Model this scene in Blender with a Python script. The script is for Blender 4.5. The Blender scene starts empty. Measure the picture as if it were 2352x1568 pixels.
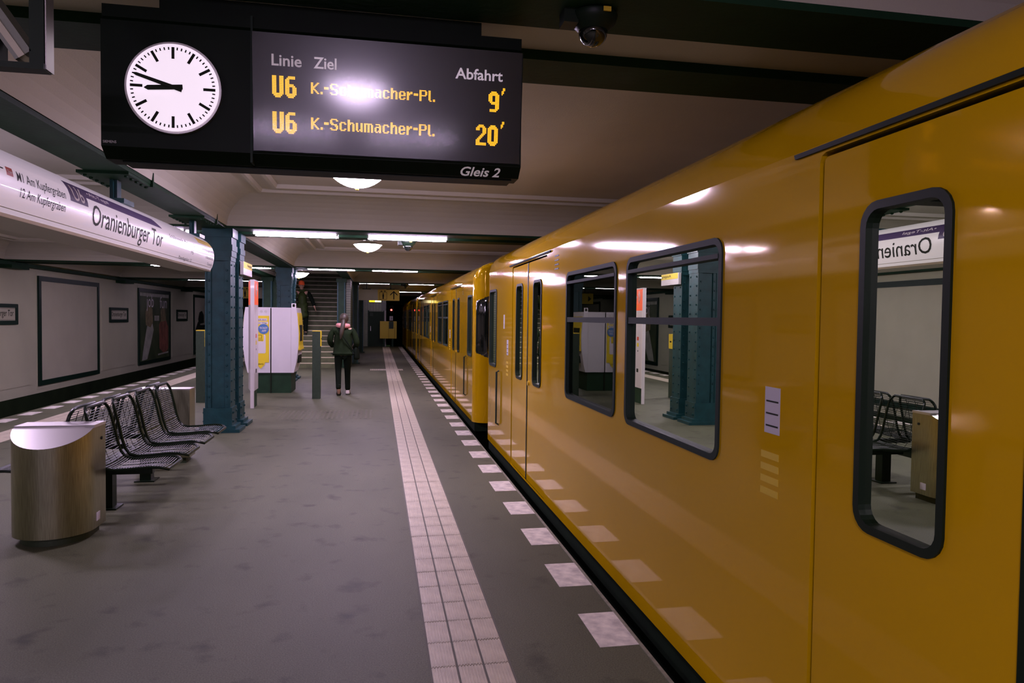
import bpy, bmesh, math, random
from mathutils import Vector, Matrix
random.seed(7)
S = bpy.context.scene
C = S.collection
PI = math.pi

# ------------------------------------------------------------------ camera, world, exposure
cam_d = bpy.data.cameras.new('camera'); cam = bpy.data.objects.new('camera', cam_d); C.objects.link(cam)
cam_d.sensor_width = 36.0; cam_d.lens = 1640.0 * 36.0 / 2352.0
cam_d.clip_start = 0.05; cam_d.clip_end = 300
XR = Vector((0.98275867, -0.1844704, 0.01249247))      # camera right in world axes
UP = Vector((-0.00629585, 0.034139, 0.99939726))       # camera up
FW = Vector((0.18478569, 0.98224498, -0.032389))       # view direction
m = Matrix((XR, UP, -FW)).transposed().to_4x4(); m.translation = Vector((0, 0, 1.62))
cam.matrix_world = m
S.camera = cam
w = bpy.data.worlds.new('world'); S.world = w; w.use_nodes = True
w.node_tree.nodes['Background'].inputs[0].default_value = (0.35, 0.6, 0.2, 1)
w.node_tree.nodes['Background'].inputs[1].default_value = 0.012
S.view_settings.view_transform = 'Standard'; S.view_settings.look = 'None'
S.view_settings.gamma = 1; S.view_settings.use_curve_mapping = False
S.view_settings.exposure = 0.52
TUBE_E = 52.0
DOME_E = 74.0
LIGHT = (1.0, 0.77, 1.14)

# ------------------------------------------------------------------ materials
def mat(name, col, rough=0.5, metal=0.0, coat=0.0, coat_r=0.05, emit=None, es=1.0, var=0.0, vscale=6.0, bump=0.0,
        bscale=60.0, spec=0.5, col2=None, detail=4.0, stretch=None, tint=None):
    mt = bpy.data.materials.new(name); mt.use_nodes = True
    nt = mt.node_tree; N = nt.nodes; L = nt.links
    b = N['Principled BSDF']
    b.inputs['Base Color'].default_value = (*col, 1)
    b.inputs['Roughness'].default_value = rough
    b.inputs['Metallic'].default_value = metal
    b.inputs['Specular IOR Level'].default_value = spec
    b.inputs['Coat Weight'].default_value = coat
    b.inputs['Coat Roughness'].default_value = coat_r
    if tint: b.inputs['Specular Tint'].default_value = (*tint, 1)
    if emit:
        b.inputs['Emission Color'].default_value = (*emit, 1); b.inputs['Emission Strength'].default_value = es
    if var or bump:
        tc = N.new('ShaderNodeTexCoord'); src = tc.outputs['Object']
        if stretch:
            mp = N.new('ShaderNodeMapping'); mp.inputs['Scale'].default_value = stretch
            L.new(src, mp.inputs[0]); src = mp.outputs[0]
    if var:
        n = N.new('ShaderNodeTexNoise'); n.inputs['Scale'].default_value = vscale; n.inputs['Detail'].default_value = detail
        L.new(src, n.inputs['Vector'])
        r = N.new('ShaderNodeValToRGB')
        c2 = col2 or tuple(c * (1 - var) for c in col)
        r.color_ramp.elements[0].position = 0.3; r.color_ramp.elements[0].color = (*c2, 1)
        r.color_ramp.elements[1].position = 0.65; r.color_ramp.elements[1].color = (*col, 1)
        L.new(n.outputs['Fac'], r.inputs[0]); L.new(r.outputs[0], b.inputs['Base Color'])
    if bump:
        n2 = N.new('ShaderNodeTexNoise'); n2.inputs['Scale'].default_value = bscale; n2.inputs['Detail'].default_value = 3
        L.new(src, n2.inputs['Vector'])
        bp = N.new('ShaderNodeBump'); bp.inputs['Strength'].default_value = bump; bp.inputs['Distance'].default_value = 0.01
        L.new(n2.outputs['Fac'], bp.inputs['Height']); L.new(bp.outputs[0], b.inputs['Normal'])
    return mt

def glass(name, tint, ior=1.5, rough=0.0, boost=0.0, halo=0.0, refl=(1, 1, 1)):
    """thin glass: tinted see-through plus a fresnel mirror"""
    mt = bpy.data.materials.new(name); mt.use_nodes = True
    nt = mt.node_tree; N = nt.nodes; L = nt.links; N.clear()
    o = N.new('ShaderNodeOutputMaterial'); mx = N.new('ShaderNodeMixShader')
    t = N.new('ShaderNodeBsdfTransparent'); t.inputs[0].default_value = (*tint, 1)
    g = N.new('ShaderNodeBsdfGlossy'); g.inputs['Roughness'].default_value = rough
    g.inputs[0].default_value = (*refl, 1)
    f = N.new('ShaderNodeFresnel'); f.inputs[0].default_value = ior
    a = N.new('ShaderNodeMath'); a.operation = 'ADD'; a.use_clamp = True; a.inputs[1].default_value = boost
    L.new(f.outputs[0], a.inputs[0]); L.new(a.outputs[0], mx.inputs[0])
    gout = g.outputs[0]
    if halo:
        g2 = N.new('ShaderNodeBsdfGlossy'); g2.inputs['Roughness'].default_value = halo; g2.inputs[0].default_value = (1, 1, 1, 1)
        m2 = N.new('ShaderNodeMixShader'); m2.inputs[0].default_value = 0.5
        L.new(g.outputs[0], m2.inputs[1]); L.new(g2.outputs[0], m2.inputs[2]); gout = m2.outputs[0]
    L.new(t.outputs[0], mx.inputs[1]); L.new(gout, mx.inputs[2]); L.new(mx.outputs[0], o.inputs[0])
    return mt

def floor_mat():
    mt = mat('platform_asphalt', (0.19, 0.185, 0.165), rough=0.6, spec=0.25)
    nt = mt.node_tree; N = nt.nodes; L = nt.links; b = N['Principled BSDF']
    tc = N.new('ShaderNodeTexCoord')
    n1 = N.new('ShaderNodeTexNoise'); n1.inputs['Scale'].default_value = 0.9; n1.inputs['Detail'].default_value = 5
    n2 = N.new('ShaderNodeTexNoise'); n2.inputs['Scale'].default_value = 140; n2.inputs['Detail'].default_value = 2
    n3 = N.new('ShaderNodeTexNoise'); n3.inputs['Scale'].default_value = 4.5; n3.inputs['Detail'].default_value = 6
    mp = N.new('ShaderNodeMapping'); mp.inputs['Scale'].default_value = (1, 0.35, 1)
    L.new(tc.outputs['Object'], mp.inputs[0])
    L.new(mp.outputs[0], n1.inputs['Vector']); L.new(tc.outputs['Object'], n2.inputs['Vector']); L.new(tc.outputs['Object'], n3.inputs['Vector'])
    r1 = N.new('ShaderNodeValToRGB'); e = r1.color_ramp.elements
    e[0].position = 0.3; e[0].color = (0.074, 0.082, 0.044, 1); e[1].position = 0.62; e[1].color = (0.118, 0.126, 0.073, 1)
    L.new(n1.outputs['Fac'], r1.inputs[0])
    r2 = N.new('ShaderNodeValToRGB'); e = r2.color_ramp.elements
    e[0].position = 0.32; e[0].color = (0.62, 0.62, 0.6, 1); e[1].position = 0.7; e[1].color = (1.18, 1.18, 1.18, 1)
    L.new(n2.outputs['Fac'], r2.inputs[0])
    r3 = N.new('ShaderNodeValToRGB'); e = r3.color_ramp.elements
    e[0].position = 0.24; e[0].color = (0.35, 0.37, 0.33, 1); e[1].position = 0.42; e[1].color = (1, 1, 1, 1)
    L.new(n3.outputs['Fac'], r3.inputs[0])
    m1 = N.new('ShaderNodeMixRGB'); m1.blend_type = 'MULTIPLY'; m1.inputs[0].default_value = 1
    m2 = N.new('ShaderNodeMixRGB'); m2.blend_type = 'MULTIPLY'; m2.inputs[0].default_value = 1
    L.new(r1.outputs[0], m1.inputs[1]); L.new(r2.outputs[0], m1.inputs[2]); L.new(m1.outputs[0], m2.inputs[1]); L.new(r3.outputs[0], m2.inputs[2])
    L.new(m2.outputs[0], b.inputs['Base Color'])
    bp = N.new('ShaderNodeBump'); bp.inputs['Strength'].default_value = 0.25; bp.inputs['Distance'].default_value = 0.004
    L.new(n2.outputs['Fac'], bp.inputs['Height']); L.new(bp.outputs[0], b.inputs['Normal'])
    return mt

def brick_mat(name, c1, c2, mortar, sx=0.15, sy=0.075):
    mt = mat(name, c1, rough=0.3); nt = mt.node_tree; N = nt.nodes; L = nt.links; b = N['Principled BSDF']
    tc = N.new('ShaderNodeTexCoord'); sp = N.new('ShaderNodeSeparateXYZ'); cb = N.new('ShaderNodeCombineXYZ'); ad = N.new('ShaderNodeMath')
    L.new(tc.outputs['Object'], sp.inputs[0]); L.new(sp.outputs[0], ad.inputs[0]); L.new(sp.outputs[1], ad.inputs[1])
    L.new(ad.outputs[0], cb.inputs[0]); L.new(sp.outputs[2], cb.inputs[1])
    br = N.new('ShaderNodeTexBrick'); br.inputs['Scale'].default_value = 1; br.inputs['Brick Width'].default_value = sx
    br.inputs['Row Height'].default_value = sy; br.inputs['Mortar Size'].default_value = 0.006; br.offset = 0.0
    br.inputs['Color1'].default_value = (*c1, 1); br.inputs['Color2'].default_value = (*c2, 1); br.inputs['Mortar'].default_value = (*mortar, 1)
    L.new(cb.outputs[0], br.inputs['Vector']); L.new(br.outputs['Color'], b.inputs['Base Color'])
    bp = N.new('ShaderNodeBump'); bp.inputs['Strength'].default_value = 0.4; bp.inputs['Distance'].default_value = 0.004; bp.invert = True
    L.new(br.outputs['Fac'], bp.inputs['Height']); L.new(bp.outputs[0], b.inputs['Normal'])
    return mt

M = dict(
    floor=floor_mat(),
    plaster=mat('ceiling_plaster', (0.56, 0.548, 0.465), rough=0.75, var=0.07, vscale=1.5, bump=0.15, bscale=90, spec=0.2),
    wall=mat('wall_enamel', (0.52, 0.525, 0.375), rough=0.5, var=0.1, vscale=1.0, bump=0.08, bscale=40, spec=0.3),
    steel=mat('blue_green_steel', (0.010, 0.066, 0.074), rough=0.45, spec=0.35, var=0.35, vscale=7, bump=0.15, bscale=35),
    beam=mat('dark_beam_steel', (0.011, 0.044, 0.020), rough=0.6, var=0.3, vscale=5, bump=0.12, bscale=30, spec=0.15),
    tile=mat('tactile_tile', (0.63, 0.57, 0.43), rough=0.45, var=0.28, vscale=9, bump=0.1, bscale=160, detail=6),
    joint=mat('tile_joint', (0.13, 0.13, 0.10), rough=0.8),
    mark=mat('white_marking', (0.84, 0.80, 0.70), rough=0.5, var=0.25, vscale=14, detail=7, col2=(0.45, 0.43, 0.40)),
    kerb=mat('edge_stone', (0.24, 0.24, 0.17), rough=0.6, var=0.4, vscale=20),
    ballast=mat('track_bed', (0.035, 0.037, 0.028), rough=0.9, var=0.5, vscale=12, bump=0.8, bscale=20),
    rail=mat('rail_steel', (0.25, 0.2, 0.17), rough=0.35, metal=1.0, var=0.4, vscale=10),
    soot=mat('tunnel_soot', (0.012, 0.022, 0.008), spec=0.1, rough=0.9, var=0.4, vscale=2),
    yellow=mat('yellow_train_paint', (0.52, 0.300, 0.002), rough=0.065, spec=0.5, tint=(1.0, 0.64, 0.12), coat=0.06, coat_r=0.02, var=0.05, vscale=0.6, bump=0.02, bscale=1.6),
    rubber=mat('black_rubber', (0.004, 0.011, 0.004), rough=0.5, spec=0.2),
    under=mat('underframe', (0.006, 0.016, 0.006), spec=0.15, rough=0.7, var=0.4, vscale=8),
    frame=mat('grey_window_frame', (0.022, 0.034, 0.027), rough=0.6, spec=0.08),
    pane=glass('train_pane', (0.30, 0.38, 0.28), ior=1.5, boost=0.03, refl=(0.8, 0.9, 0.72)),
    inwall=mat('car_interior', (0.24, 0.25, 0.18), rough=0.5, var=0.15, vscale=3),
    seatf=mat('car_seat_fabric', (0.05, 0.06, 0.08), rough=0.85, var=0.5, vscale=40),
    pole=mat('yellow_pole', (0.6, 0.4, 0.03), rough=0.3),
    blk=mat('black_display_metal', (0.002, 0.007, 0.002), rough=0.5, var=0.3, vscale=9, spec=0.12),
    scr=mat('display_matrix', (0.003, 0.006, 0.003), rough=0.6, spec=0.05),
    scrglass=glass('display_glass', (0.95, 0.95, 0.95), ior=1.45, rough=0.115, boost=0.010, halo=0.30),
    led=mat('amber_led', (0.1, 0.05, 0), emit=(1.0, 0.43, 0.001), es=1.2),
    clockface=mat('clock_face', (0.8, 0.76, 0.8), rough=0.4, emit=(1.0, 0.86, 1.0), es=0.52),
    ink=mat('black_ink', (0.010, 0.014, 0.006), rough=0.6, spec=0.15),
    print_w=mat('white_print', (0.80, 0.76, 0.78), rough=0.5),
    heading=mat('glow_added_heading', (0.8, 0.76, 0.78), rough=0.5, emit=(0.9, 0.8, 0.9), es=0.17),  # printed letters with a glow added to brighten them
    headdim=mat('faint_glow_heading', (0.6, 0.57, 0.57), rough=0.5, emit=(0.9, 0.8, 0.85), es=0.10),  # weaker added glow, for dimmer printed letters
    print_g=mat('grey_print', (0.52, 0.50, 0.47), rough=0.5),
    tube=mat('fluorescent_tube', (0.9, 0.9, 0.9), emit=LIGHT, es=TUBE_E),
    dome=mat('opal_dome', (0.9, 0.9, 0.9), emit=LIGHT, es=DOME_E),
    tray=mat('lamp_tray', (0.42, 0.43, 0.38), rough=0.5),
    brushed=mat('brushed_steel', (0.44, 0.43, 0.29), rough=0.32, metal=1.0, var=0.35, vscale=30, stretch=(8, 8, 0.25), detail=3),
    steeltop=mat('steel_top', (0.55, 0.53, 0.52), rough=0.35, metal=0.9),
    plinth=mat('dark_plinth', (0.020, 0.034, 0.012), rough=0.6),
    wire=mat('black_wire', (0.004, 0.011, 0.004), rough=0.35, spec=0.22),
    signw=mat('sign_white', (0.66, 0.62, 0.62), rough=0.3, coat=0.5, coat_r=0.03, var=0.05, vscale=2),
    tubew=mat('sign_tube_acrylic', (0.42, 0.40, 0.39), rough=0.3, coat=0.5, coat_r=0.03, emit=(0.9, 0.72, 0.92), es=0.30),
    signtrim=mat('sign_trim', (0.45, 0.42, 0.33), rough=0.3, metal=0.6),
    purple=mat('line_purple', (0.075, 0.05, 0.13), rough=0.4, spec=0.25),
    yel=mat('sign_yellow', (0.72, 0.56, 0.01), rough=0.45),
    yeld=mat('sign_yellow_dull', (0.64, 0.46, 0.015), rough=0.5),
    red=mat('sign_red', (0.55, 0.05, 0.02), rough=0.4),
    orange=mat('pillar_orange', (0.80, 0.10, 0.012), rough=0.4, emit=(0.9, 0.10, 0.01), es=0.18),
    blue=mat('sticker_blue', (0.05, 0.16, 0.38), rough=0.4),
    white=mat('machine_white', (0.62, 0.60, 0.62), rough=0.4, var=0.04, vscale=3),
    greybox=mat('grey_housing', (0.16, 0.17, 0.14), rough=0.45, metal=0.3),
    dkgreen=mat('dark_green_metal', (0.013, 0.042, 0.018), spec=0.2, rough=0.5, var=0.3, vscale=6),
    validator=mat('validator_grey', (0.042, 0.068, 0.044), spec=0.2, rough=0.5, var=0.2, vscale=20),
    bframe=mat('billboard_frame', (0.008, 0.026, 0.016), spec=0.2, rough=0.4),
    paper=mat('blank_paper', (0.50, 0.495, 0.37), rough=0.7, var=0.08, vscale=1.5),
    poster=mat('poster_green', (0.03, 0.055, 0.018), rough=0.5, var=0.6, vscale=1.3, col2=(0.09, 0.12, 0.05)),
    pskin=mat('poster_hair', (0.30, 0.25, 0.12), rough=0.6, var=0.45, vscale=5),
    pwhite=mat('poster_shirt', (0.50, 0.51, 0.42), rough=0.6, var=0.4, vscale=3),
    pred=mat('poster_red', (0.36, 0.13, 0.08), rough=0.6, var=0.5, vscale=3),
    pdark=mat('poster_dark', (0.02, 0.03, 0.02), rough=0.6, var=0.5, vscale=4),
    step=mat('stair_stone', (0.105, 0.12, 0.05), rough=0.7, var=0.35, vscale=6, bump=0.2),
    nosing=mat('stair_nosing', (0.55, 0.50, 0.32), rough=0.5),
    tilewall=brick_mat('green_wall_tile', (0.22, 0.26, 0.15), (0.26, 0.29, 0.17), (0.05, 0.06, 0.04)),
    rail_w=mat('white_handrail', (0.7, 0.68, 0.68), rough=0.3),
    doorm=mat('dark_door', (0.012, 0.032, 0.013), spec=0.2, rough=0.5),
    exitlamp=mat('exit_lamp', (0.8, 0.8, 0.5), emit=(1.0, 0.85, 0.45), es=1.3),
    exitlampy=mat('exit_lamp_yellow', (0.8, 0.7, 0.1), emit=(1.0, 0.75, 0.02), es=1.0),
    redlamp=mat('red_lamp', (0.5, 0, 0), emit=(1.0, 0.05, 0.04), es=9.0),
    cambody=mat('camera_housing', (0.006, 0.014, 0.007), spec=0.2, rough=0.45),
    camdome=mat('camera_dome', (0.006, 0.008, 0.007), rough=0.05, coat=1.0),
    sticker=mat('pale_sticker', (0.5, 0.47, 0.52), rough=0.5),
    stickery=mat('yellow_sticker', (0.62, 0.42, 0.02), rough=0.5),
    skin=mat('skin', (0.42, 0.25, 0.17), rough=0.5),
    hair=mat('dark_hair', (0.045, 0.034, 0.02), rough=0.55, var=0.5, vscale=30, stretch=(1, 1, 0.15)),
    jacket=mat('olive_jacket', (0.012, 0.023, 0.008), spec=0.1, rough=0.8, var=0.35, vscale=9, bump=0.4, bscale=14),
    coat=mat('quilted_coat', (0.036, 0.056, 0.014), spec=0.15, rough=0.6, var=0.4, vscale=8),
    trousers=mat('black_trousers', (0.005, 0.009, 0.005), spec=0.1, rough=0.85),
    pink=mat('pink_hood', (0.62, 0.27, 0.25), rough=0.85, bump=0.3, bscale=60),
    beanie=mat('orange_beanie', (0.90, 0.13, 0.03), rough=0.9, bump=0.4, bscale=80),
    shoe=mat('white_shoe', (0.55, 0.5, 0.47), rough=0.5),
    sole=mat('shoe_sole', (0.05, 0.055, 0.035), rough=0.7),
    dust=mat('grate', (0.17, 0.17, 0.12), rough=0.6),
)

# ------------------------------------------------------------------ helpers
class MB:
    def __init__(s): s.v = []; s.f = []; s.mi = []; s.smooth = []
    def add(s, vs, fs, mi=0, smooth=False):
        n = len(s.v); s.v += [tuple(v) for v in vs]
        for f in fs: s.f.append([n + i for i in f]); s.mi.append(mi); s.smooth.append(smooth)
        return s
    def box(s, x0, x1, y0, y1, z0, z1, mi=0):
        vs = [(x, y, z) for z in (z0, z1) for y in (y0, y1) for x in (x0, x1)]
        return s.add(vs, [(0, 2, 3, 1), (4, 5, 7, 6), (0, 1, 5, 4), (2, 6, 7, 3), (0, 4, 6, 2), (1, 3, 7, 5)], mi)
    def prism(s, pts, axis, a, b, mi=0, smooth=False, cap=True):
        """extrude a 2D polygon along an axis"""
        def P(p, t): return {'x': (t, p[0], p[1]), 'y': (p[0], t, p[1]), 'z': (p[0], p[1], t)}[axis]
        n = len(pts); vs = [P(p, a) for p in pts] + [P(p, b) for p in pts]
        s.add(vs, [(i, (i + 1) % n, n + (i + 1) % n, n + i) for i in range(n)], mi, smooth)
        if cap: s.add(vs[:n], [tuple(range(n))], mi); s.add(vs[n:], [tuple(range(n))], mi)
        return s
    def cyl(s, c, r, h, axis='z', n=16, mi=0, r2=None, smooth=True):
        r2 = r if r2 is None else r2
        vs = []
        for k, (rr, t) in enumerate(((r, 0), (r2, h))):
            for i in range(n):
                a = 2 * PI * i / n; u, v = rr * math.cos(a), rr * math.sin(a)
                d = {'z': (u, v, t), 'y': (u, t, v), 'x': (t, u, v)}[axis]
                vs.append((c[0] + d[0], c[1] + d[1], c[2] + d[2]))
        s.add(vs, [(i, (i + 1) % n, n + (i + 1) % n, n + i) for i in range(n)], mi, smooth)
        s.add(vs[:n], [tuple(range(n))], mi); s.add(vs[n:], [tuple(range(n))], mi)
        return s
    def tube(s, path, r, n=8, mi=0, closed=False):
        P = [Vector(p) for p in path]; k = len(P); vs = []
        up = Vector((0.13, 0.2, 0.97)).normalized()
        for i, p in enumerate(P):
            a = P[(i - 1) % k] if (closed or i > 0) else p; b = P[(i + 1) % k] if (closed or i < k - 1) else p
            t = (b - a).normalized(); u = t.cross(up)
            if u.length < 0.05: u = t.cross(Vector((1, 0, 0)))
            u.normalize(); v = t.cross(u)
            for j in range(n):
                an = 2 * PI * j / n; vs.append(p + r * (math.cos(an) * u + math.sin(an) * v))
        fs = []
        for i in range(k if closed else k - 1):
            for j in range(n):
                q = (i + 1) % k
                fs.append((i * n + j, i * n + (j + 1) % n, q * n + (j + 1) % n, q * n + j))
        s.add(vs, fs, mi, True)
        if not closed: s.add(vs[:n], [tuple(range(n))], mi); s.add(vs[-n:], [tuple(range(n))], mi)
        return s
    def lathe(s, prof, c=(0, 0, 0), n=24, mi=0):
        vs = []
        for r, z in prof:
            for i in range(n):
                a = 2 * PI * i / n; vs.append((c[0] + r * math.cos(a), c[1] + r * math.sin(a), c[2] + z))
        fs = []
        for k in range(len(prof) - 1):
            for i in range(n): fs.append((k * n + i, k * n + (i + 1) % n, (k + 1) * n + (i + 1) % n, (k + 1) * n + i))
        return s.add(vs, fs, mi, True)
    def ball(s, c, rx, ry=None, rz=None, n=12, mi=0):
        ry = ry or rx; rz = rz or rx; vs = []; fs = []; h = n // 2
        for k in range(h + 1):
            t = PI * k / h
            for i in range(n):
                a = 2 * PI * i / n
                vs.append((c[0] + rx * math.sin(t) * math.cos(a), c[1] + ry * math.sin(t) * math.sin(a), c[2] + rz * math.cos(t)))
        for k in range(h):
            for i in range(n): fs.append((k * n + i, k * n + (i + 1) % n, (k + 1) * n + (i + 1) % n, (k + 1) * n + i))
        return s.add(vs, fs, mi, True)
    def mesh(s, name, mats):
        me = bpy.data.meshes.new(name); me.from_pydata(s.v, [], s.f)
        for q in (mats if isinstance(mats, (list, tuple)) else [mats]): me.materials.append(q)
        me.polygons.foreach_set('material_index', s.mi); me.polygons.foreach_set('use_smooth', s.smooth)
        bm = bmesh.new(); bm.from_mesh(me); bmesh.ops.remove_doubles(bm, verts=bm.verts, dist=1e-5)
        bmesh.ops.recalc_face_normals(bm, faces=bm.faces)
        for e in bm.edges:
            if len(e.link_faces) == 2 and e.calc_face_angle(0) > 0.7: e.smooth = False
        bm.to_mesh(me); bm.free(); me.update()
        return me
    def build(s, name, mats, parent=None, loc=None):
        return link(name, s.mesh(name, mats), parent, loc)

def link(name, me, parent=None, loc=None):
    o = bpy.data.objects.new(name, me); C.objects.link(o)
    if parent: o.parent = parent
    if loc: o.location = loc
    return o
def tag(o, label=None, cat=None, group=None, kind=None):
    if label: o['label'] = label
    if cat: o['category'] = cat
    if group: o['group'] = group
    if kind: o['kind'] = kind
    return o
def thing(name, label, cat, loc=(0, 0, 0), rz=0.0, group=None):
    o = bpy.data.objects.new(name, None); C.objects.link(o); o.location = loc; o.rotation_euler = (0, 0, rz)
    o.empty_display_size = 0.1
    return tag(o, label, cat, group)
def copy_tree(o, parent=None):
    c = o.copy(); C.objects.link(c); c.parent = parent
    for ch in list(o.children): copy_tree(ch, c)
    return c
def bx(name, x0, x1, y0, y1, z0, z1, mt, parent=None): return MB().box(x0, x1, y0, y1, z0, z1).build(name, mt, parent)
def struct(o): o['kind'] = 'structure'; return o

def rrect(y0, y1, z0, z1, r, n=5):
    pts = []
    for cy, cz, a0 in ((y1 - r, z1 - r, 0), (y0 + r, z1 - r, PI / 2), (y0 + r, z0 + r, PI), (y1 - r, z0 + r, 1.5 * PI)):
        for i in range(n + 1):
            a = a0 + PI / 2 * i / n; pts.append((cy + r * math.cos(a), cz + r * math.sin(a)))
    return pts
def holed(name, outer, holes, mt, parent, x, depth=0.0):
    """flat panel in the plane X=x with holes, and returns of the given depth inside the holes"""
    bm = bmesh.new(); edges = []
    for loop in [outer] + holes:
        vs = [bm.verts.new((x, p[0], p[1])) for p in loop]
        for i in range(len(vs)): edges.append(bm.edges.new((vs[i], vs[(i + 1) % len(vs)])))
    bmesh.ops.triangle_fill(bm, use_beauty=True, use_dissolve=False, edges=edges, normal=(-1, 0, 0))
    if depth:
        for loop in holes:
            n = len(loop); a = [bm.verts.new((x, p[0], p[1])) for p in loop]; b = [bm.verts.new((x + depth, p[0], p[1])) for p in loop]
            for i in range(n): bm.faces.new((a[i], a[(i + 1) % n], b[(i + 1) % n], b[i]))
    me = bpy.data.meshes.new(name); bm.to_mesh(me); bm.free(); me.materials.append(mt)
    return link(name, me, parent)
def ring(mb, o, i, x0, x1, mi=0):
    """rounded frame ring between the loops o and i, from x0 (front) to x1"""
    n = len(o)
    vs = [(x0, *p) for p in o] + [(x0, *p) for p in i] + [(x1, *p) for p in i] + [(x1, *p) for p in o]
    fs = []
    for k in range(n):
        q = (k + 1) % n
        fs += [(k, q, n + q, n + k), (n + k, n + q, 2 * n + q, 2 * n + k), (3 * n + k, 3 * n + q, q, k)]
    return mb.add(vs, fs, mi)

def text_mesh(s, w=None, h=None, bold=0.0, shear=0.0, res=3):
    """flat lettering in XY, left bottom of its bounding box at the origin, fitted to w x h"""
    cu = bpy.data.curves.new('lettering', 'FONT'); cu.body = s; cu.size = 1; cu.resolution_u = res; cu.offset = bold; cu.shear = shear
    o = bpy.data.objects.new('lettering', cu); C.objects.link(o)
    bpy.context.view_layer.update()
    me = bpy.data.meshes.new_from_object(o.evaluated_get(bpy.context.evaluated_depsgraph_get()))
    bpy.data.objects.remove(o); bpy.data.curves.remove(cu)
    xs = [v.co.x for v in me.vertices]; ys = [v.co.y for v in me.vertices]
    x0, x1, y0, y1 = min(xs), max(xs), min(ys), max(ys)
    sx = w / (x1 - x0) if w else None; sy = h / (y1 - y0) if h else None
    sx = sx or sy; sy = sy or sx
    for v in me.vertices: v.co = ((v.co.x - x0) * sx, (v.co.y - y0) * sy, 0)
    return me
def letter(s, mt, parent, fn, w=None, h=None, bold=0.0, shear=0.0, cut=None, res=3):
    """lettering mapped into place by fn(u, v) -> local xyz"""
    me = text_mesh(s, w, h, bold, shear, res)
    if cut:
        bm = bmesh.new(); bm.from_mesh(me); k = cut
        top = max(v.co.y for v in bm.verts)
        while k < top:
            bmesh.ops.bisect_plane(bm, geom=bm.verts[:] + bm.edges[:] + bm.faces[:], plane_co=(0, k, 0), plane_no=(0, 1, 0)); k += cut
        bm.to_mesh(me); bm.free()
    for v in me.vertices: v.co = fn(v.co.x, v.co.y)
    me.materials.clear(); me.materials.append(mt)
    return link('lettering', me, parent)

# ================================================================== SETTING
ROWS = [-13.2, -5.3, 2.5, 10.3, 18.25, 25.8, 33.8, 41.6]
ZB = 2.80; ZC = 3.2; XC = -2.2          # beam underside, coffer ceiling, column line
XE, XL = 1.31, -5.63                     # platform edges
WL, WR = -8.6, 4.15                      # tunnel walls
Y0, YE = -12.0, 39.7

floor = struct(MB().box(XL, XE - 0.018, Y0, YE, -1.2, 0).build('floor', M['floor']))
floor['label'] = 'grey asphalt island platform with tactile strips'
# edge stones
for xa, xb in ((XE - 0.018, XE), ):
    bx('edge_stone', xa, xb, Y0, YE, -1.2, 0.004, M['kerb'], floor)
# tactile tiles, right strip
def tile_mesh(wx, wy):
    mb = MB(); g = 0.0055; mb.box(g, wx - g, .0035, wy - .0035, 0.0, 0.004)
    k = 8; st = (wx - 2 * g) / k
    for i in range(k):
        a = g + i * st + 0.18 * st; b = a + 0.64 * st
        mb.add([(a, .004, .004), (a + .15 * st, .004, .0085), (b - .15 * st, .004, .0085), (b, .004, .004),
                (a, wy - .004, .004), (a + .15 * st, wy - .004, .0085), (b - .15 * st, wy - .004, .0085), (b, wy - .004, .004)],
               [(0, 1, 5, 4), (1, 2, 6, 5), (2, 3, 7, 6)])
    return mb.mesh('tactile_tile', M['tile'])
TW, TL = 0.124, 0.25
bx('tile_bed', 0.243, 0.625, Y0, 38.9, -0.02, 0.0015, M['joint'], floor)
tm = tile_mesh(TW, TL)
for i in range(64):
    for j in range(3):
        o = link('tactile_tile', tm, floor, (0.248 + j * TW, 2.25 + i * TL, 0.0 + random.uniform(-.0008, .0008)))
far = MB()
for i in range(64, 146):
    for j in range(3): far.box(0.252 + j * TW, 0.244 + (j + 1) * TW, 2.252 + i * TL, 2.248 + (i + 1) * TL, -.01, 0.006)
far_o = far.build('tactile_tile_far', M['tile'], floor); far_o['kind'] = 'stuff'
cross = MB()
for i in range(18): cross.box(-0.22 + i * .055, -0.175 + i * .055, 21.9, 22.35, -.005, 0.008)
cross.build('crossing_ribs', M['tile'], floor)['kind'] = 'stuff'
# left strip, same tiles
bx('tile_bed', -4.97, -4.58, 6, 38.9, -0.02, 0.0015, M['joint'], floor)
lf = MB()
for i in range(120):
    for j in range(3): lf.box(-4.966 + j * .1285, -4.842 + j * .1285, 8.0 + i * TL, 8.246 + i * TL, -.01, 0.007)
lf.build('tactile_tile_far', M['tile'], floor)['kind'] = 'stuff'
# white edge markings
mk = MB().box(0, 0.205, 0, 0.4, -0.004, 0.0025).mesh('edge_marking', M['mark'])
for i in range(46): link('edge_marking', mk, floor, (1.09, 3.335 - 0.802 + i * 0.802, 0))
for i in range(36): link('edge_marking', mk, floor, (-5.56, 9.2 + i * 0.802, 0))
# studded attention field
st = MB()
for i in range(20):
    for j in range(14): st.box(-1.55 + i * .075, -1.515 + i * .075, 11.55 + j * .075, 11.585 + j * .075, -0.003, 0.004)
st.build('floor_studs', M['dust'], floor)['kind'] = 'stuff'

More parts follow.
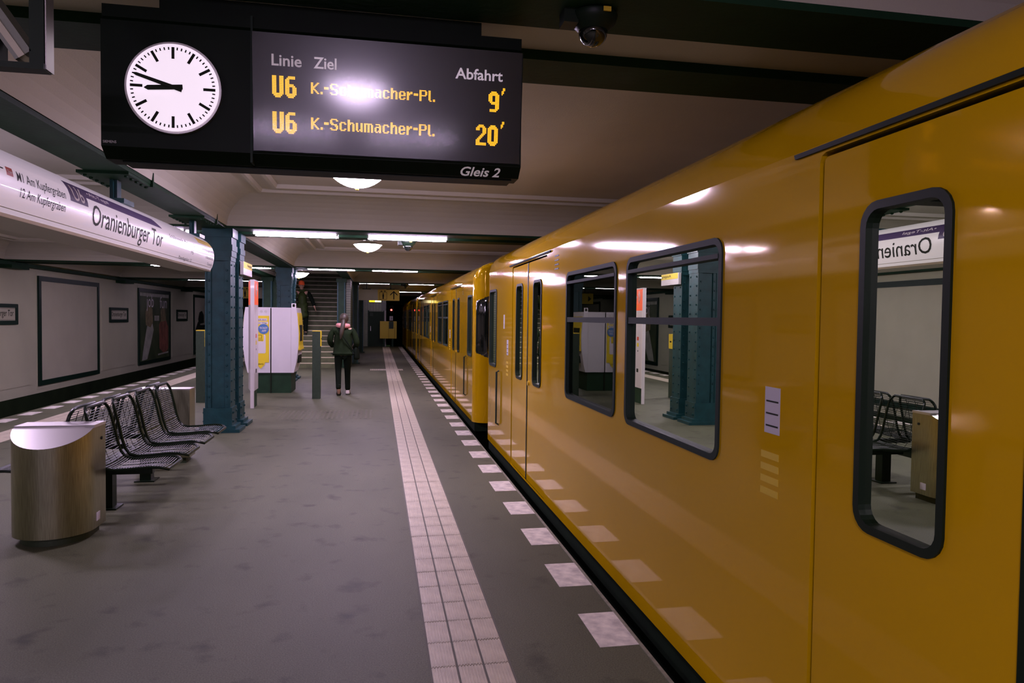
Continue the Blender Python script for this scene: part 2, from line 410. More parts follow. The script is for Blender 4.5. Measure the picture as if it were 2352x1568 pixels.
# track beds and rails
struct(bx('trim_1', XE, WR, Y0, 75, -1.4, -1.2, M['ballast']))
struct(bx('trim_2', WL, XL, Y0, 75, -1.4, -1.2, M['ballast']))
for i, x in enumerate((-8.0, -6.56, 2.03, 3.47)):
    r = MB().prism([(x - .06, -1.2), (x + .06, -1.2), (x + .06, -1.18), (x + .012, -1.165), (x + .012, -1.09), (x + .034, -1.08), (x + .034, -1.05), (x - .034, -1.05), (x - .034, -1.08), (x - .012, -1.09), (x - .012, -1.165), (x - .06, -1.18)], 'y', Y0, 70).build('rail', M['rail'])
    tag(r, ['rusty running rail beside the left white wall', 'rusty running rail beside the left platform edge', 'rusty running rail under the yellow train nearest the platform', 'rusty running rail under the yellow train farthest from the platform'][i], 'rail')

# left wall with recessed panels between pilasters
wl = struct(bx('wall_left', WL - .25, WL, Y0, 75, -0.46, 2.95, M['wall']))
struct(bx('baseboard_left', WL - .25, WL - .01, Y0, 75, -1.2, -0.46, M['soot']))
struct(bx('wall_right', WR, WR + .25, Y0, 75, -1.2, 2.95, M['wall']))
bay0 = 22.28 - 7.83 * 4
for k in range(7):
    a = bay0 + 7.83 * (k + 0) + 2.32; b = a + 3.12          # panel that carries the station name
    bx('wall_panel', WL - .02, WL + .022, a, b, -0.2, 2.5, M['wall'], wl)
    a2 = bay0 + 7.83 * k - 2.05
    bx('wall_panel', WL - .02, WL + .012, a2, a2 + 4.1, -0.36, 2.62, M['wall'], wl)
# cornice girder along the top of the left wall
cor = struct(MB().box(WL, WL + .2, Y0, 75, 2.72, 2.80).build('trim_3', M['beam']))
for r in ROWS: bx('bracket', WL, WL + .3, r + .1, r + .95, 2.64, 2.72, M['beam'], cor)

# ceiling: plaster coffers between steel beams
ceil_bm = MB()
ceiling = None
def coffer(mb, x0, x1, y0, y1, dx=0.5, dy=0.72, z0=ZB + .03, zc=ZC):
    loops = []
    for k in range(9):
        t = PI / 2 * k / 8; fx = 1 - math.cos(t); fz = math.sin(t)
        loops.append([(x0 + dx * fx, y0 + dy * fx), (x1 - dx * fx, y0 + dy * fx), (x1 - dx * fx, y1 - dy * fx), (x0 + dx * fx, y1 - dy * fx), z0 + (zc - z0) * fz])
    # stepped mouldings then the flat
    ins = 0.0
    for di, dz in ((.03, -.03), (.07, -.03), (.09, .01), (.22, .01), (.24, -.025), (.29, -.025), (.31, .02)):
        l = loops[8]; loops.append([(l[0][0] + di, l[0][1] + di * 1.4), (l[1][0] - di, l[1][1] + di * 1.4), (l[2][0] - di, l[2][1] - di * 1.4), (l[3][0] + di, l[3][1] - di * 1.4), zc + dz])
    vs = []; fs = []; sm = []
    for l in loops:
        for p in l[:4]: vs.append((p[0], p[1], l[4]))
    for k in range(len(loops) - 1):
        for i in range(4): fs.append((4 * k + i, 4 * k + (i + 1) % 4, 4 * k + 4 + (i + 1) % 4, 4 * k + 4 + i))
    n = 4 * (len(loops) - 1); fs.append((n, n + 1, n + 2, n + 3))
    mb.add(vs, fs, 0, False)
ceiling = struct(bx('ceiling', WL - .25, WR + .25, Y0, 75, 3.75, 3.85, M['plaster']))
for i in range(len(ROWS) - 1):
    y0, y1 = ROWS[i] + 1.05, ROWS[i + 1]
    stair = ROWS[i] > 15
    xr = -0.83 if stair else XC + .175
    xl = -3.57 if stair else XC - .195
    if i == 4 or i >= 5: pass
    mb = MB(); coffer(mb, xr, WR, y0, y1); mb.build('coffer', M['plaster'], ceiling)
    mb = MB(); coffer(mb, WL + .2, xl, y0, y1); mb.build('coffer', M['plaster'], ceiling)
SX0, SX1 = -3.57, -0.83                   # stairwell between its trimmer girders
for r in ROWS:
    xs = [(WL + .1, WR)] if r < 20 else [(WL + .1, SX0), (SX1, WR)]
    for a, b in xs:
        bx('beam_flange', a, b, r, r + .37, ZB, ZB + .09, M['beam'], ceiling)
        bx('beam_flange', a, b, r + .72, r + 1.05, ZB, ZB + .09, M['beam'], ceiling)
        bx('beam_web', a, b, r + .03, r + 1.02, ZB + .045, 3.75, M['plaster'], ceiling)
girders = [(XC - .185, XC + .165, Y0, 19.3), (SX1 - .26, SX1, 19.3, 42), (SX0, SX0 + .26, 19.3, 42)]
for a, b, ya, yb in girders:
    bx('girder', a, b, ya, yb, ZB - .004, ZB + .10, M['beam'], ceiling)
    bx('girder_web', a + .03, b - .03, ya, yb, ZB + .05, 3.75, M['plaster'], ceiling)
# stairwell ceiling
bx('stairwell_ceiling', SX0 + .2, SX1 - .2, 19.3, 24.6, 3.02, 3.12, M['plaster'], ceiling)
# raised girder nodes (bolted brackets) where the hanging sign is fixed
# end of the hall
we = struct(MB().box(SX1 - .17, 0.43, 39.7, 40.0, -0.2, 3.3).build('wall_end', M['tilewall']))
bx('corner_trim', 0.36, 0.44, 39.62, 39.72, 0, 2.2, M['print_g'], we)
bx('wall_box', 0.20, 0.44, 39.6, 39.71, 1.95, 2.4, M['greybox'], we)
d1 = struct(MB().box(-0.47, 0.29, 39.62, 39.7, 0.0, 1.9).build('door_1', M['doorm']))
d1['label'] = 'dark green steel service door in the tiled end wall'
MB().box(-0.40, -0.37, 39.58, 39.62, 0.85, 1.1).build('door_handle', M['steeltop'], d1)
bx('door_plate', -0.44, -0.26, 39.61, 39.62, 1.65, 1.84, M['validator'], d1)
bx('door_frame', -0.53, -0.47, 39.62, 39.7, 0, 1.96, M['dkgreen'], d1)
bx('door_frame', 0.29, 0.33, 39.62, 39.7, 0, 1.96, M['dkgreen'], d1)
tun = struct(MB().box(WL - .2, WR + .2, 75, 75.2, -1.3, 3.5).build('wall_back', M['soot']))
struct(bx('trim_4', 0.43, WR, 42.7, 43.0, 2.35, 3.6, M['soot']))
struct(bx('trim_5', WL, SX0, 42.7, 43.0, 2.35, 3.6, M['soot']))
struct(bx('trim_6', 0.25, 0.43, 40.0, 75, -1.2, 3.4, M['soot']))
struct(bx('trim_7', WL, WR, 43.0, 75, 3.0, 3.2, M['soot']))
# stair side walls, tiled towards the platform
sw = struct(MB().box(SX1 - .17, SX1 - .03, 23.35, 39.7, 0, ZB).build('wall_stair_right', M['tilewall']))
sl = struct(MB().box(SX0 + .03, SX0 + .5, 23.35, 39.7, 0, ZB).build('wall_stair_left', M['dkgreen']))
struct(MB().box(SX0 + .03, SX1 - .03, 39.4, 39.7, 0, 5).build('wall_stair_end', M['tilewall']))
struct(MB().box(SX1 - .27, SX1 - .10, 24.6, 39.7, ZB, 5.0).build('trim_8', M['tilewall']))
struct(MB().box(SX0 + .10, SX0 + .27, 24.6, 39.7, ZB, 5.0).build('trim_9', M['tilewall']))
struct(MB().box(SX0 + .10, SX1 - .1, 24.6, 39.7, 5.0, 5.1).build('trim_10', M['plaster']))

# staircase
stc = thing('staircase', 'dark stone staircase with pale nosings rising behind the ticket machines', 'staircase', (0, 22.9, 0))
RISE, RUN = 0.1635, 0.292
for i in range(22):
    s_ = bx('step', SX0 + .5, SX1 - .32, i * RUN, (i + 1) * RUN + .02, (i * RISE if i else 0.0) - (.1 if i else 0), (i + 1) * RISE - .004, M['step'], stc)
    bx('nosing', SX0 + .5, SX1 - .32, i * RUN - .012, i * RUN + .05, (i + 1) * RISE - .028, (i + 1) * RISE, M['nosing'], s_)
hr = MB().tube([(SX1 - .40, -.15, .95), (SX1 - .40, .15, 1.02), (SX1 - .40, 6.0, 4.3)], .022, 8)
hr.tube([(SX1 - .40, -.12, .96), (SX1 - .40, -.12, 0.0)], .018, 6); hr.build('handrail', M['rail_w'], stc)

# ================================================================== COLUMNS
def column_proto():
    t = thing('steel_column', '', 'column')
    hw, hd = 0.165, 0.165
    # channel web recessed between two riveted side plates
    mb = MB(); mb.box(-hw + .02, hw - .02, -hd + .035, hd - .035, .09, 2.42); mb.build('web', M['steel'], t)
    for s in (-1, 1):
        p = MB(); x0, x1 = sorted((s * hw, s * (hw - .022))); p.box(x0, x1, -hd, hd, .09, 2.45)
        p.box(*sorted((s * (hw - .022), s * (hw - .075))), -hd + .012, -hd + .034, .09, 2.45)
        p.box(*sorted((s * (hw - .022), s * (hw - .075))), hd - .034, hd - .012, .09, 2.45)
        p.build('side_plate', M['steel'], t)
    rv = MB()
    for s in (-1, 1):
        for k in range(15):
            z = .42 + k * .145
            for y in (-hd + .055, hd - .055): rv.ball((s * hw, y, z), .017, .017, .017, 6)
            rv.ball((s * (hw - .05), -hd + .012, z + .07), .016, .014, .016, 6)
    rv.build('rivets', M['steel'], t)['kind'] = 'stuff'
    cap = MB()
    for z0, z1, e in ((2.36, 2.42, .008), (2.42, 2.50, .018), (2.50, 2.58, .028), (2.58, 2.68, .016), (2.68, ZB, .035)):
        cap.box(-hw - e, hw + e, -hd - e * .6, hd + e * .6, z0, z1)
    cap.build('capital', M['steel'], t)
    b = MB()
    for z0, z1, e in ((.0, .045, .13), (.045, .09, .07), (.09, .34, .022)): b.box(-hw - e, hw + e, -hd - e * .45, hd + e * .45, z0, z1)
    for s in (-1, 1):
        for y in (-.12, .12):
            for z in (.15, .27): b.ball((s * (hw + .022), y, z), .022, .022, .022, 6)
    b.build('base_plate', M['steel'], t)
    return t
col0 = column_proto()
cols = [(XC + .045, 10.52, 'riveted blue steel column nearest the bench, front of its pair'), (XC + .045, 11.12, 'riveted blue steel column right behind the front one, carrying the exit sign'),
        (XC - .07, 18.45, 'riveted blue steel column rising behind the ticket machines, nearer of its pair'), (XC - .07, 19.15, 'riveted blue steel column half hidden behind the one at the ticket machines')]
for i, (x, y, lb) in enumerate(cols):
    o = col0 if i == 0 else copy_tree(col0)
    o.location = (x, y, 0); o['label'] = lb
def plain_column(x0, x1, y0, y1, label, mt='dkgreen'):
    t = thing('stair_column', label, 'column', ((x0 + x1) / 2, (y0 + y1) / 2, 0))
    a, b = (x1 - x0) / 2, (y1 - y0) / 2
    mb = MB(); mb.box(-a + .02, a - .02, -b, b, .04, ZB); mb.build('shaft', M[mt], t)
    f = MB(); f.box(-a, -a + .035, -b - .01, b + .01, .04, ZB - .12); f.box(a - .035, a, -b - .01, b + .01, .04, ZB - .12); f.build('flange', M['steel'], t)
    c = MB(); c.box(-a - .03, a + .03, -b - .03, b + .03, ZB - .12, ZB - .004); c.build('capital', M[mt], t)
    g = MB(); g.box(-a - .06, a + .06, -b - .06, b + .06, 0, .04); g.build('base_plate', M[mt], t)
plain_column(-1.26, -1.01, 23.05, 23.33, 'dark green column at the right foot of the staircase, behind the walking woman')
plain_column(-0.85, -0.66, 24.95, 25.2, 'dark green column on the platform side of the stair wall, nearer one')
plain_column(-0.85, -0.64, 32.7, 33.0, 'dark green column on the platform side of the stair wall, farther one')
plain_column(-3.5, -3.22, 23.05, 23.33, 'dark green column at the left foot of the staircase, behind the info pillar')

# ================================================================== TRAIN
LC, XS = 16.1, 1.42
CW = 2.66
def car_proto():
    t = thing('subway_car', '', 'train car')
    DC = (2.62, 8.05, 13.48); zt = 2.2
    wins = [(.26, .82)]
    for a, b in ((DC[0], DC[1]), (DC[1], DC[2])):
        mid = (a + b) / 2; wins += [(mid - 1.26, mid - .09), (mid + .09, mid + 1.26)]
    wins.append((LC - .82, LC - .26))
    wl_ = [rrect(a, b, 1.02, 1.975, .07) for a, b in wins]
    dl = [rrect(d - .80, d + .80, .045, 2.17, .03, 2) for d in DC]
    outer = [(.2, .04), (LC - .2, .04), (LC - .2, zt), (.2, zt)]
    holed('side_wall', outer, wl_ + dl, M['yellow'], t, XS, .045)
    # roof, far wall and rounded ends
    half = [(0, .04), (0, zt), (.012, 2.25), (.035, 2.31), (.075, 2.365), (.14, 2.415), (.26, 2.465), (.5, 2.52), (.9, 2.56)]
    prof = [(XS + a, z) for a, z in half] + [(XS + CW - a, z) for a, z in reversed(half)]
    mb = MB(); n = len(prof)
    ys = [.2, LC - .2]
    vs = [(p[0], y, p[1]) for y in ys for p in prof]
    mb.add(vs, [(i, i + 1, n + i + 1, n + i) for i in range(1, n - 1)], 0, True)     # roof and far side (side wall itself is its own part)
    mb.build('roof', M['yellow'], t)
    for e, sg in ((0.0, 1), (LC, -1)):
        mb = MB(); rings = []
        for k in range(9):
            a = PI / 2 * k / 8; ins = .22 * (1 - math.cos(a)); y = e + sg * (.2 - .22 * math.sin(a))
            rings.append([(min(max(p[0], XS + ins), XS + CW - ins), y, p[1] - ins * .35 * (p[1] > 2.1)) for p in prof])
        vs = [p for r in rings for p in r]
        mb.add(vs, [(k * n + i, k * n + i + 1, k * n + n + i + 1, k * n + n + i) for k in range(8) for i in range(n - 1)], 0, True)
        mb.add(rings[8], [tuple(range(n))], 0)
        mb.build('cab_front', M['yellow'], t)
    for e, sg in ((0.0, 1), (LC, -1)):
        pl = []
        for k in range(3, 9):
            a = PI / 2 * k / 8; pl.append((XS + .22 * (1 - math.cos(a)) - .006, e + sg * (.2 - .22 * math.sin(a) - .008)))
        pl += [(XS + CW / 2, e - sg * .028)]
        pl += [(2 * XS + CW - p[0], p[1]) for p in reversed(pl[:-1])]
        g = MB(); k = len(pl); zz = (1.0, 1.04, 1.12, 1.85, 1.93, 1.97)
        vs = []
        for j, z in enumerate(zz):
            ins = (.10, .03, 0, 0, .03, .10)[j]
            for q in pl:
                x = q[0]; x = x + ins * (1 - 2 * (x - XS) / CW)
                vs.append((x, q[1], z))
        g.add(vs, [(j * k + i, j * k + i + 1, j * k + k + i + 1, j * k + k + i) for j in range(len(zz) - 1) for i in range(k - 1)], 0, True)
        g.build('windscreen', M['camdome'], t)
    # windows
    for q, (a, b) in enumerate(wins):
        f = MB(); ring(f, rrect(a, b, 1.02, 1.975, .07), rrect(a + .028, b - .028, 1.048, 1.947, .05), XS - .008, XS + .045)
        if 0 < q < 5:
            f.box(XS - .004, XS + .03, a + .02, b - .02, 1.598, 1.634); f.box(XS - .010, XS + .03, a + .03, b - .03, 1.885, 1.905)
        f = f.build('window_frame', M['frame'], t)
        g = MB(); lp = rrect(a + .02, b - .02, 1.04, 1.955, .05)
        g.add([(XS + .02, *p) for p in lp], [tuple(range(len(lp)))]); g.build('pane', M['pane'], f)
    # doors
    for d in DC:
        for s in (-1, 1):
            y0, y1 = sorted((d + s * .018, d + s * .785)); c = d + s * .415
            hole = rrect(c - .175, c + .175, 1.0, 1.975, .07)
            lf = holed('door_leaf', rrect(y0, y1, .06, 2.155, .02, 2), [hole], M['yellow'], t, XS + .006, .03)
            f = MB(); ring(f, hole, rrect(c - .15, c + .15, 1.025, 1.95, .05), XS - .002, XS + .035); f.build('window_frame', M['rubber'], lf)
            g = MB(); lp = rrect(c - .155, c + .155, 1.02, 1.955, .05); g.add([(XS + .02, *p) for p in lp], [tuple(range(len(lp)))]); g.build('pane', M['pane'], lf)
        sl_ = MB(); sl_.box(XS + .002, XS + .03, d - .018, d + .018, .06, 2.155); sl_.build('door_seal', M['rubber'], t)
        gu = MB(); gu.prism([(XS + .01, 2.178), (XS - .010, 2.178), (XS - .014, 2.192), (XS + .01, 2.198)], 'y', d - .93, d + .93); gu.build('gutter', M['rubber'], t)
        bu = MB().cyl((XS - .006, d - .07, 1.0), .022, .016, 'x', 12); bu.build('door_button', M['pole'], t)
        for k in range(4): bx('vent_slit', XS - .003, XS + .01, d - 1.20, d - 1.07, 2.02 + k * .035, 2.03 + k * .035, M['rubber'], t)
        bx('sticker', XS - .0015, XS + .004, d + 1.00, d + 1.10, 1.21, 1.38, M['sticker'], t)
        for k in range(3): bx('sticker_line', XS - .0025, XS - .0015, d + 1.01, d + 1.09, 1.235 + k * .045, 1.241 + k * .045, M['ink'], t)
        for k in range(4): bx('sticker', XS - .0015, XS + .004, d + 1.00, d + 1.12, .98 + k * .045, 1.005 + k * .045, M['stickery'], t)
    for y in (1.02, LC - 1.02): MB().tube([(XS + .01, y, .35), (XS - .03, y, .37), (XS - .03, y, .98), (XS + .01, y, 1.0)], .012, 6).build('grab_handle', M['frame'], t)
    bx('sticker', XS - .0015, XS + .004, LC - 1.37, LC - 1.30, 1.50, 1.66, M['sticker'], t)
    # underframe
    u = MB(); u.box(XS + .03, XS + CW - .03, .1, LC - .1, -.1, .06); u.box(XS + .12, XS + CW - .12, .6, LC - .6, -.75, -.1)
    for y in (2.6, LC - 2.6):
        for s in (-.9, .9):
            u.cyl((XS + CW / 2 + .68, y + s, -.665), .38, .1, 'x', 16); u.cyl((XS + CW / 2 - .78, y + s, -.665), .38, .1, 'x', 16)
    u.build('underframe', M['under'], t)
    k_ = MB()
    for e, sg in ((0, -1), (LC, 1)):
        a, b = sorted((e, e + sg * .55)); k_.box(XS + CW / 2 - .12, XS + CW / 2 + .12, a, b, -.45, -.2)
    k_.build('coupler', M['under'], t)
    # inside
    i_ = MB(); i_.box(XS + .05, XS + CW - .05, .3, LC - .3, 0.02, .05); i_.box(XS + .05, XS + CW - .05, .3, LC - .3, 2.2, 2.24)
    i_.box(XS + CW - .08, XS + CW - .04, .3, LC - .3, .05, 2.2); i_.box(XS + .06, XS + CW - .06, 1.25, 1.29, .05, 2.2); i_.box(XS + .06, XS + CW - .06, LC - 1.29, LC - 1.25, .05, 2.2)
    i_.build('interior', M['inwall'], t)
    for a, b in ((DC[0], DC[1]), (DC[1], DC[2])):
        for x0, x1, bk in ((XS + .08, XS + .5, XS + .08), (XS + CW - .5, XS + CW - .08, XS + CW - .16)):
            s_ = MB(); s_.box(x0, x1, a + 1.2, b - 1.2, .35, .47); s_.box(bk, bk + .08, a + 1.2, b - 1.2, .47, .92); s_.build('bench_seat', M['seatf'], t)
        for y in (a + 1.1, b - 1.1):
            MB().tube([(XS + .55, y, .05), (XS + .55, y, 2.2)], .018, 8).build('grab_pole', M['pole'], t)
    for d in DC: bx('far_window', XS + CW - .09, XS + CW - .078, d - .4, d + .4, 1.0, 1.95, M['camdome'], t)
    return t
car = car_proto()
for i, (y, lb) in enumerate(((9.38 - LC, 'yellow subway car nearest the camera, filling the right side'), (10.6, 'second yellow subway car, its rounded cab showing at the gap'), (27.0, 'farthest yellow subway car, at the tunnel mouth'))):
    o = car if i == 0 else copy_tree(car)
    o.location = (0, y, 0); o['label'] = lb

# ================================================================== LIGHTS OF THE HALL
def dome_light(x, y, z, label, first=[]):
    if first:
        t = copy_tree(first[0]); t.location = (x, y, z); t['label'] = label; return t
    t = thing('dome_light', label, 'ceiling light', (x, y, z), group='dome lights in the ceiling coffers')
    mb = MB().lathe([(.272, .136), (.278, .140), (.272, .146), (.262, .142), (.272, .136)], n=32); mb.build('base_ring', M['tray'], t)
    MB().cyl((0, 0, .2), .10, .15, 'z', 16).build('stem', M['tray'], t)
    prof = [(.325 * math.sin(a), .140 - (.325 * math.cos(a) - .190)) for a in [.948 * (1 - k / 14) for k in range(15)]]
    MB().lathe(prof, n=32).build('dome', M['dome'], t)
    MB().lathe([(.27, .141), (.255, .155), (.10, .215)], n=32).build('top_plate', M['tray'], t)
    MB().lathe([(.0, -.022), (.014, -.016), (.02, 0), (.016, .012), (0, .014)], n=12).build('knob', M['yeld'], t)
    first.append(t); return t
dome_light(-0.2, 6.95, 2.83, 'glowing white dome light just below the departure board')
dome_light(-0.2, 14.1, 2.861, 'glowing white dome light beyond the first row of tubes, above the walkway')
dome_light(-2.16, 20.6, 2.66, 'glowing white dome light over the staircase, half behind a column')
dome_light(-4.2, 6.95, 2.83, 'white dome light of the left coffer nearest the camera')
dome_light(-4.2, 14.4, 2.861, 'white dome light of the left coffer behind the station name tube')
dome_light(-0.2, -1.2, 2.83, 'white dome light behind the camera')
dome_light(-4.2, -1.2, 2.83, 'white dome light behind the camera on the left')

def tube_light(x0, y, label, first=[]):
    if first:
        t = copy_tree(first[0]); t.location = (x0, y, 0.019 if y > 15 else 0); t['label'] = label; return t
    t = thing('tube_light', label, 'tube light', (x0, y, 0))
    mb = MB().box(0, 1.18, -.03, .03, ZB + .012, ZB + .05); mb.build('tray', M['tray'], t)
    MB().cyl((.02, 0, ZB - .010), .017, 1.14, 'x', 10).build('tube', M['tube'], t)
    e = MB().box(0, .02, -.022, .022, ZB - .030, ZB + .02); e.box(1.16, 1.18, -.022, .022, ZB - .030, ZB + .02); e.build('end_cap', M['tray'], t)
    first.append(t); return t
rown = {-5.3: 'row behind the camera', 10.3: 'beam row above the first steel columns', 18.25: 'beam row above the columns at the ticket machines', 25.8: 'beam row at the hanging exit signs', 33.8: 'beam row before the end wall'}
for r in (-5.3, 10.3, 18.25, 25.8, 33.8):
    for side, xs in (('right', (-1.76, -0.16)), ('left', (-3.83, -5.42))):
        for j, x in enumerate(xs):
            if r > 20: x += 1.0 if side == 'right' else -1.0
            for q, dy in enumerate((.38, .66)):
                if r > 20 and q: continue
                tube_light(x, r + dy, '%s %s tube light on the %s' % (('inner' if j == 0 else 'outer') + ' ' + side, 'front' if q == 0 else 'rear', rown[r]))

# ================================================================== DEPARTURE BOARD
YF = 2.85
bd = thing('departure_board', 'black hanging departure board with clock and amber train times', 'departure board', (0, YF, 0))
XB0, XB1, XS0 = -0.993, 0.563, -0.472
def board_body(x0, x1):
    # octagonal profile in Y-Z, front at y=0
    pts = [(.05, 2.192), (.0, 2.230), (0, 2.685), (.012, 2.70), (.012, 2.745), (.19, 2.745), (.19, 2.70), (.202, 2.685), (.202, 2.230), (.152, 2.192)]
    mb = MB(); mb.prism([(p[0], p[1]) for p in pts], 'x', x0, x1); return mb
board_body(XB0, XS0 - .004).build('clock_case', M['blk'], bd)
board_body(XS0 + .004, XB1).build('display_case', M['blk'], bd)
bx('case_joint', XS0 - .004, XS0 + .004, -.002, .19, 2.195, 2.74, M['frame'], bd)
bx('bottom_rail', XB0 + .05, XB1 - .025, .07, .18, 2.186, 2.194, M['blk'], bd)
bx('mounting_rail', -0.8, 0.4, .02, .18, 2.745, 2.798, M['blk'], bd)
# clock
CX, CZ, CR = -0.741, 2.447, 0.158
clk = MB()
MB().cyl((CX, -.022, CZ), CR + .008, .024, 'y', 64).build('clock_rim', M['steeltop'], bd)
cf = MB().cyl((CX, -.026, CZ), CR, .005, 'y', 64).build('clock_face', M['clockface'], bd)
def bar(mb, ang, r0, r1, w0, w1, y0, y1):
    d = (math.sin(ang), math.cos(ang)); p = (d[1], -d[0])
    q = [(CX + d[0] * r + p[0] * s, CZ + d[1] * r + p[1] * s) for r, s in ((r0, -w0), (r0, w0), (r1, w1), (r1, -w1))]
    mb.prism(q, 'y', y0, y1)
mm = MB()
for k in range(60):
    if k % 5: bar(mm, k * PI / 30, .136, .146, .0022, .0022, -.0275, -.0262)
mm.build('minute_marks', M['ink'], cf)
for k in range(12):
    q = MB(); bar(q, k * PI / 6, .104, .146, .005, .005, -.0275, -.0262); q.build('hour_mark', M['ink'], cf)
q = MB(); bar(q, 2 * PI * (8.85 / 12), -.034, .085, .0085, .0085, -.034, -.031); bar(q, 2 * PI * (8.85 / 12), .085, .097, .0085, .001, -.034, -.031); q.build('hour_hand', M['ink'], cf)
q = MB(); bar(q, 2 * PI * (47.9 / 60), -.034, .128, .0075, .0055, -.038, -.035); bar(q, 2 * PI * (47.9 / 60), .128, .142, .0055, .001, -.038, -.035); q.build('minute_hand', M['ink'], cf)
# screen
TILT = math.tan(math.radians(5.2))
def sp(x, z, off): return (x, -.006 - off - (z - 2.24) * TILT, z)
def quad(name, x0, x1, z0, z1, off, mt):
    mb = MB().add([sp(x0, z0, off), sp(x1, z0, off), sp(x1, z1, off), sp(x0, z1, off)], [(0, 1, 2, 3)]); return mb.build(name, mt, bd)
hood = MB().prism([(0.0, 2.232), (-.004, 2.236), (-.044, 2.668), (0, 2.672)], 'x', XS0 + .006, XB1 - .004); hood.build('screen_bezel', M['blk'], bd)
quad('screen', XS0 + .010, XB1 - .010, 2.238, 2.664, .004, M['scr'])
GL = {
'K': "##...##|##..##.|##.##..|####...|###....|####...|##.##..|##..##.|##...##", '.': "..|..|..|..|..|..|..|##|##", '-': "....|....|....|####|####|....|....|....|....",
'S': ".#####.|##...##|##.....|###....|.#####.|....###|.....##|##...##|.#####.", 'c': "......|......|.####.|##..##|##....|##....|##....|##..##|.####.",
'h': "##....|##....|#####.|###.##|##..##|##..##|##..##|##..##|##..##", 'u': "......|......|##..##|##..##|##..##|##..##|##..##|##.###|.##.##",
'm': "........|........|#######.|##.##.##|##.##.##|##.##.##|##.##.##|##.##.##|##.##.##", 'a': "......|......|.####.|....##|.#####|##..##|##..##|##.###|.##.##",
'e': "......|......|.####.|##..##|##..##|######|##....|##..##|.####.", 'r': ".....|.....|##.##|#####|###..|##...|##...|##...|##...",
'P': "######.|##...##|##...##|##...##|######.|##.....|##.....|##.....|##.....", 'l': "##.|##.|##.|##.|##.|##.|##.|##.|.##",
'U': "|".join(["###..###"] * 11 + ["########", ".######.", "..####.."]),
'6': "..#####.|.######.|###.....|###.....|###.....|######..|#######.|###..###|###..###|###..###|###..###|########|.######.|..####..",
'0': "|".join(["..####..", ".######.", "########"] + ["###..###"] * 8 + ["########", ".######.", "..####.."]),
'2': "..####..|.######.|###..###|###..###|.....###|.....###|....###.|...###..|..###...|.###....|###.....|###.....|########|########",
"'": "..##|..##|.##.|.##.|.#..|....|....|....|....|....|....|....|....|....", }
GL['9'] = "|".join(r[::-1] for r in GL['6'].split('|')[::-1])
def led(s, x, z, pw, ph):
    """amber dots, left top at (x, z)"""
    mb = MB(); cx = x
    for ch in s:
        rows = GL[ch].split('|')
        for j, r in enumerate(rows):
            for i, c in enumerate(r):
                if c == '#':
                    px, pz = cx + i * pw, z - j * ph; g = .08
                    mb.add([sp(px + g * pw, pz - (1 - g) * ph, .006), sp(px + (1 - g) * pw, pz - (1 - g) * ph, .006), sp(px + (1 - g) * pw, pz - g * ph, .006), sp(px + g * pw, pz - g * ph, .006)], [(0, 1, 2, 3)])
        cx += (len(rows[0]) + 1) * pw
    mb.build('led_text', M['led'], bd)
for zt, zb in ((2.515, 2.436), (2.385, 2.306)):
    led('U6', -.394, zt, .0052, (zt - zb) / 14)
led('K.-Schumacher-Pl.', -.254, 2.499, .00437, .0046); led('K.-Schumacher-Pl.', -.254, 2.371, .00437, .0048)
led("9", .423, 2.513, .0054, .0056); led("'", .470, 2.528, .0048, .0056)
led("20", .376, 2.384, .0052, .0057); led("'", .470, 2.400, .0048, .0056)
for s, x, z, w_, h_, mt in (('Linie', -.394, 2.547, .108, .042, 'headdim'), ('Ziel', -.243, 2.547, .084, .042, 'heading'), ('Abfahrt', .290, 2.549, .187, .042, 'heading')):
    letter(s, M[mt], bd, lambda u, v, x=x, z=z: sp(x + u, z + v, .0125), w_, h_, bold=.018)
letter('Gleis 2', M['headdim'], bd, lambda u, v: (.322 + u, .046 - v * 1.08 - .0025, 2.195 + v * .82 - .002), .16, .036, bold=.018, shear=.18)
letter('SIEMENS', M['print_g'], bd, lambda u, v: (-.986 + u, -.003, 2.240 + v), .045, .009)
letter('SIEMENS', M['print_g'], bd, lambda u, v: (-.462 + u, -.010, 2.247 + v), .045, .009)
quad('screen_glass', XS0 + .010, XB1 - .010, 2.238, 2.664, .010, M['scrglass'])

# ================================================================== STATION NAME TUBE
AX, ZL = -2.25, 2.17
HALF = [(0.165, 2.17), (.188, 2.21), (.203, 2.26), (.212, 2.31), (.215, 2.36), (.208, 2.41), (.192, 2.455), (.165, 2.495), (.125, 2.535), (.075, 2.568), (.0, 2.585)]
def xz(z):
    for (a, za), (b, zb) in zip(HALF, HALF[1:]):
        if za <= z <= zb: return a + (b - a) * (z - za) / (zb - za)
    return HALF[0][0]
ns = thing('station_name_sign', 'long white rounded hanging sign reading Oranienburger Tor', 'station sign', (AX, 0, 0))
YA, YB = 3.7, 9.58
profR = HALF; poly = profR + [(-a, z) for a, z in reversed(profR[:-1])]
mb = MB(); mb.prism([(a, z) for a, z in poly], 'y', YA, YB, smooth=True); mb.build('sign_body', M['tubew'], ns)
tr = MB(); tr.prism([(-.17, 2.158), (.17, 2.158), (.174, 2.178), (-.174, 2.178)], 'y', YA, YB + .004); tr.build('bottom_trim', M['signtrim'], ns)
ln = MB()
for z in (2.205,): ln.prism([(xz(z) + .0005, z), (xz(z) + .0015, z + .002), (xz(z + .004) + .0005, z + .004)], 'y', YA, YB)
ln.build('seam_line', M['signtrim'], ns)
OFF = .0025
def cs(y, z): return (xz(z) + OFF, y, z)
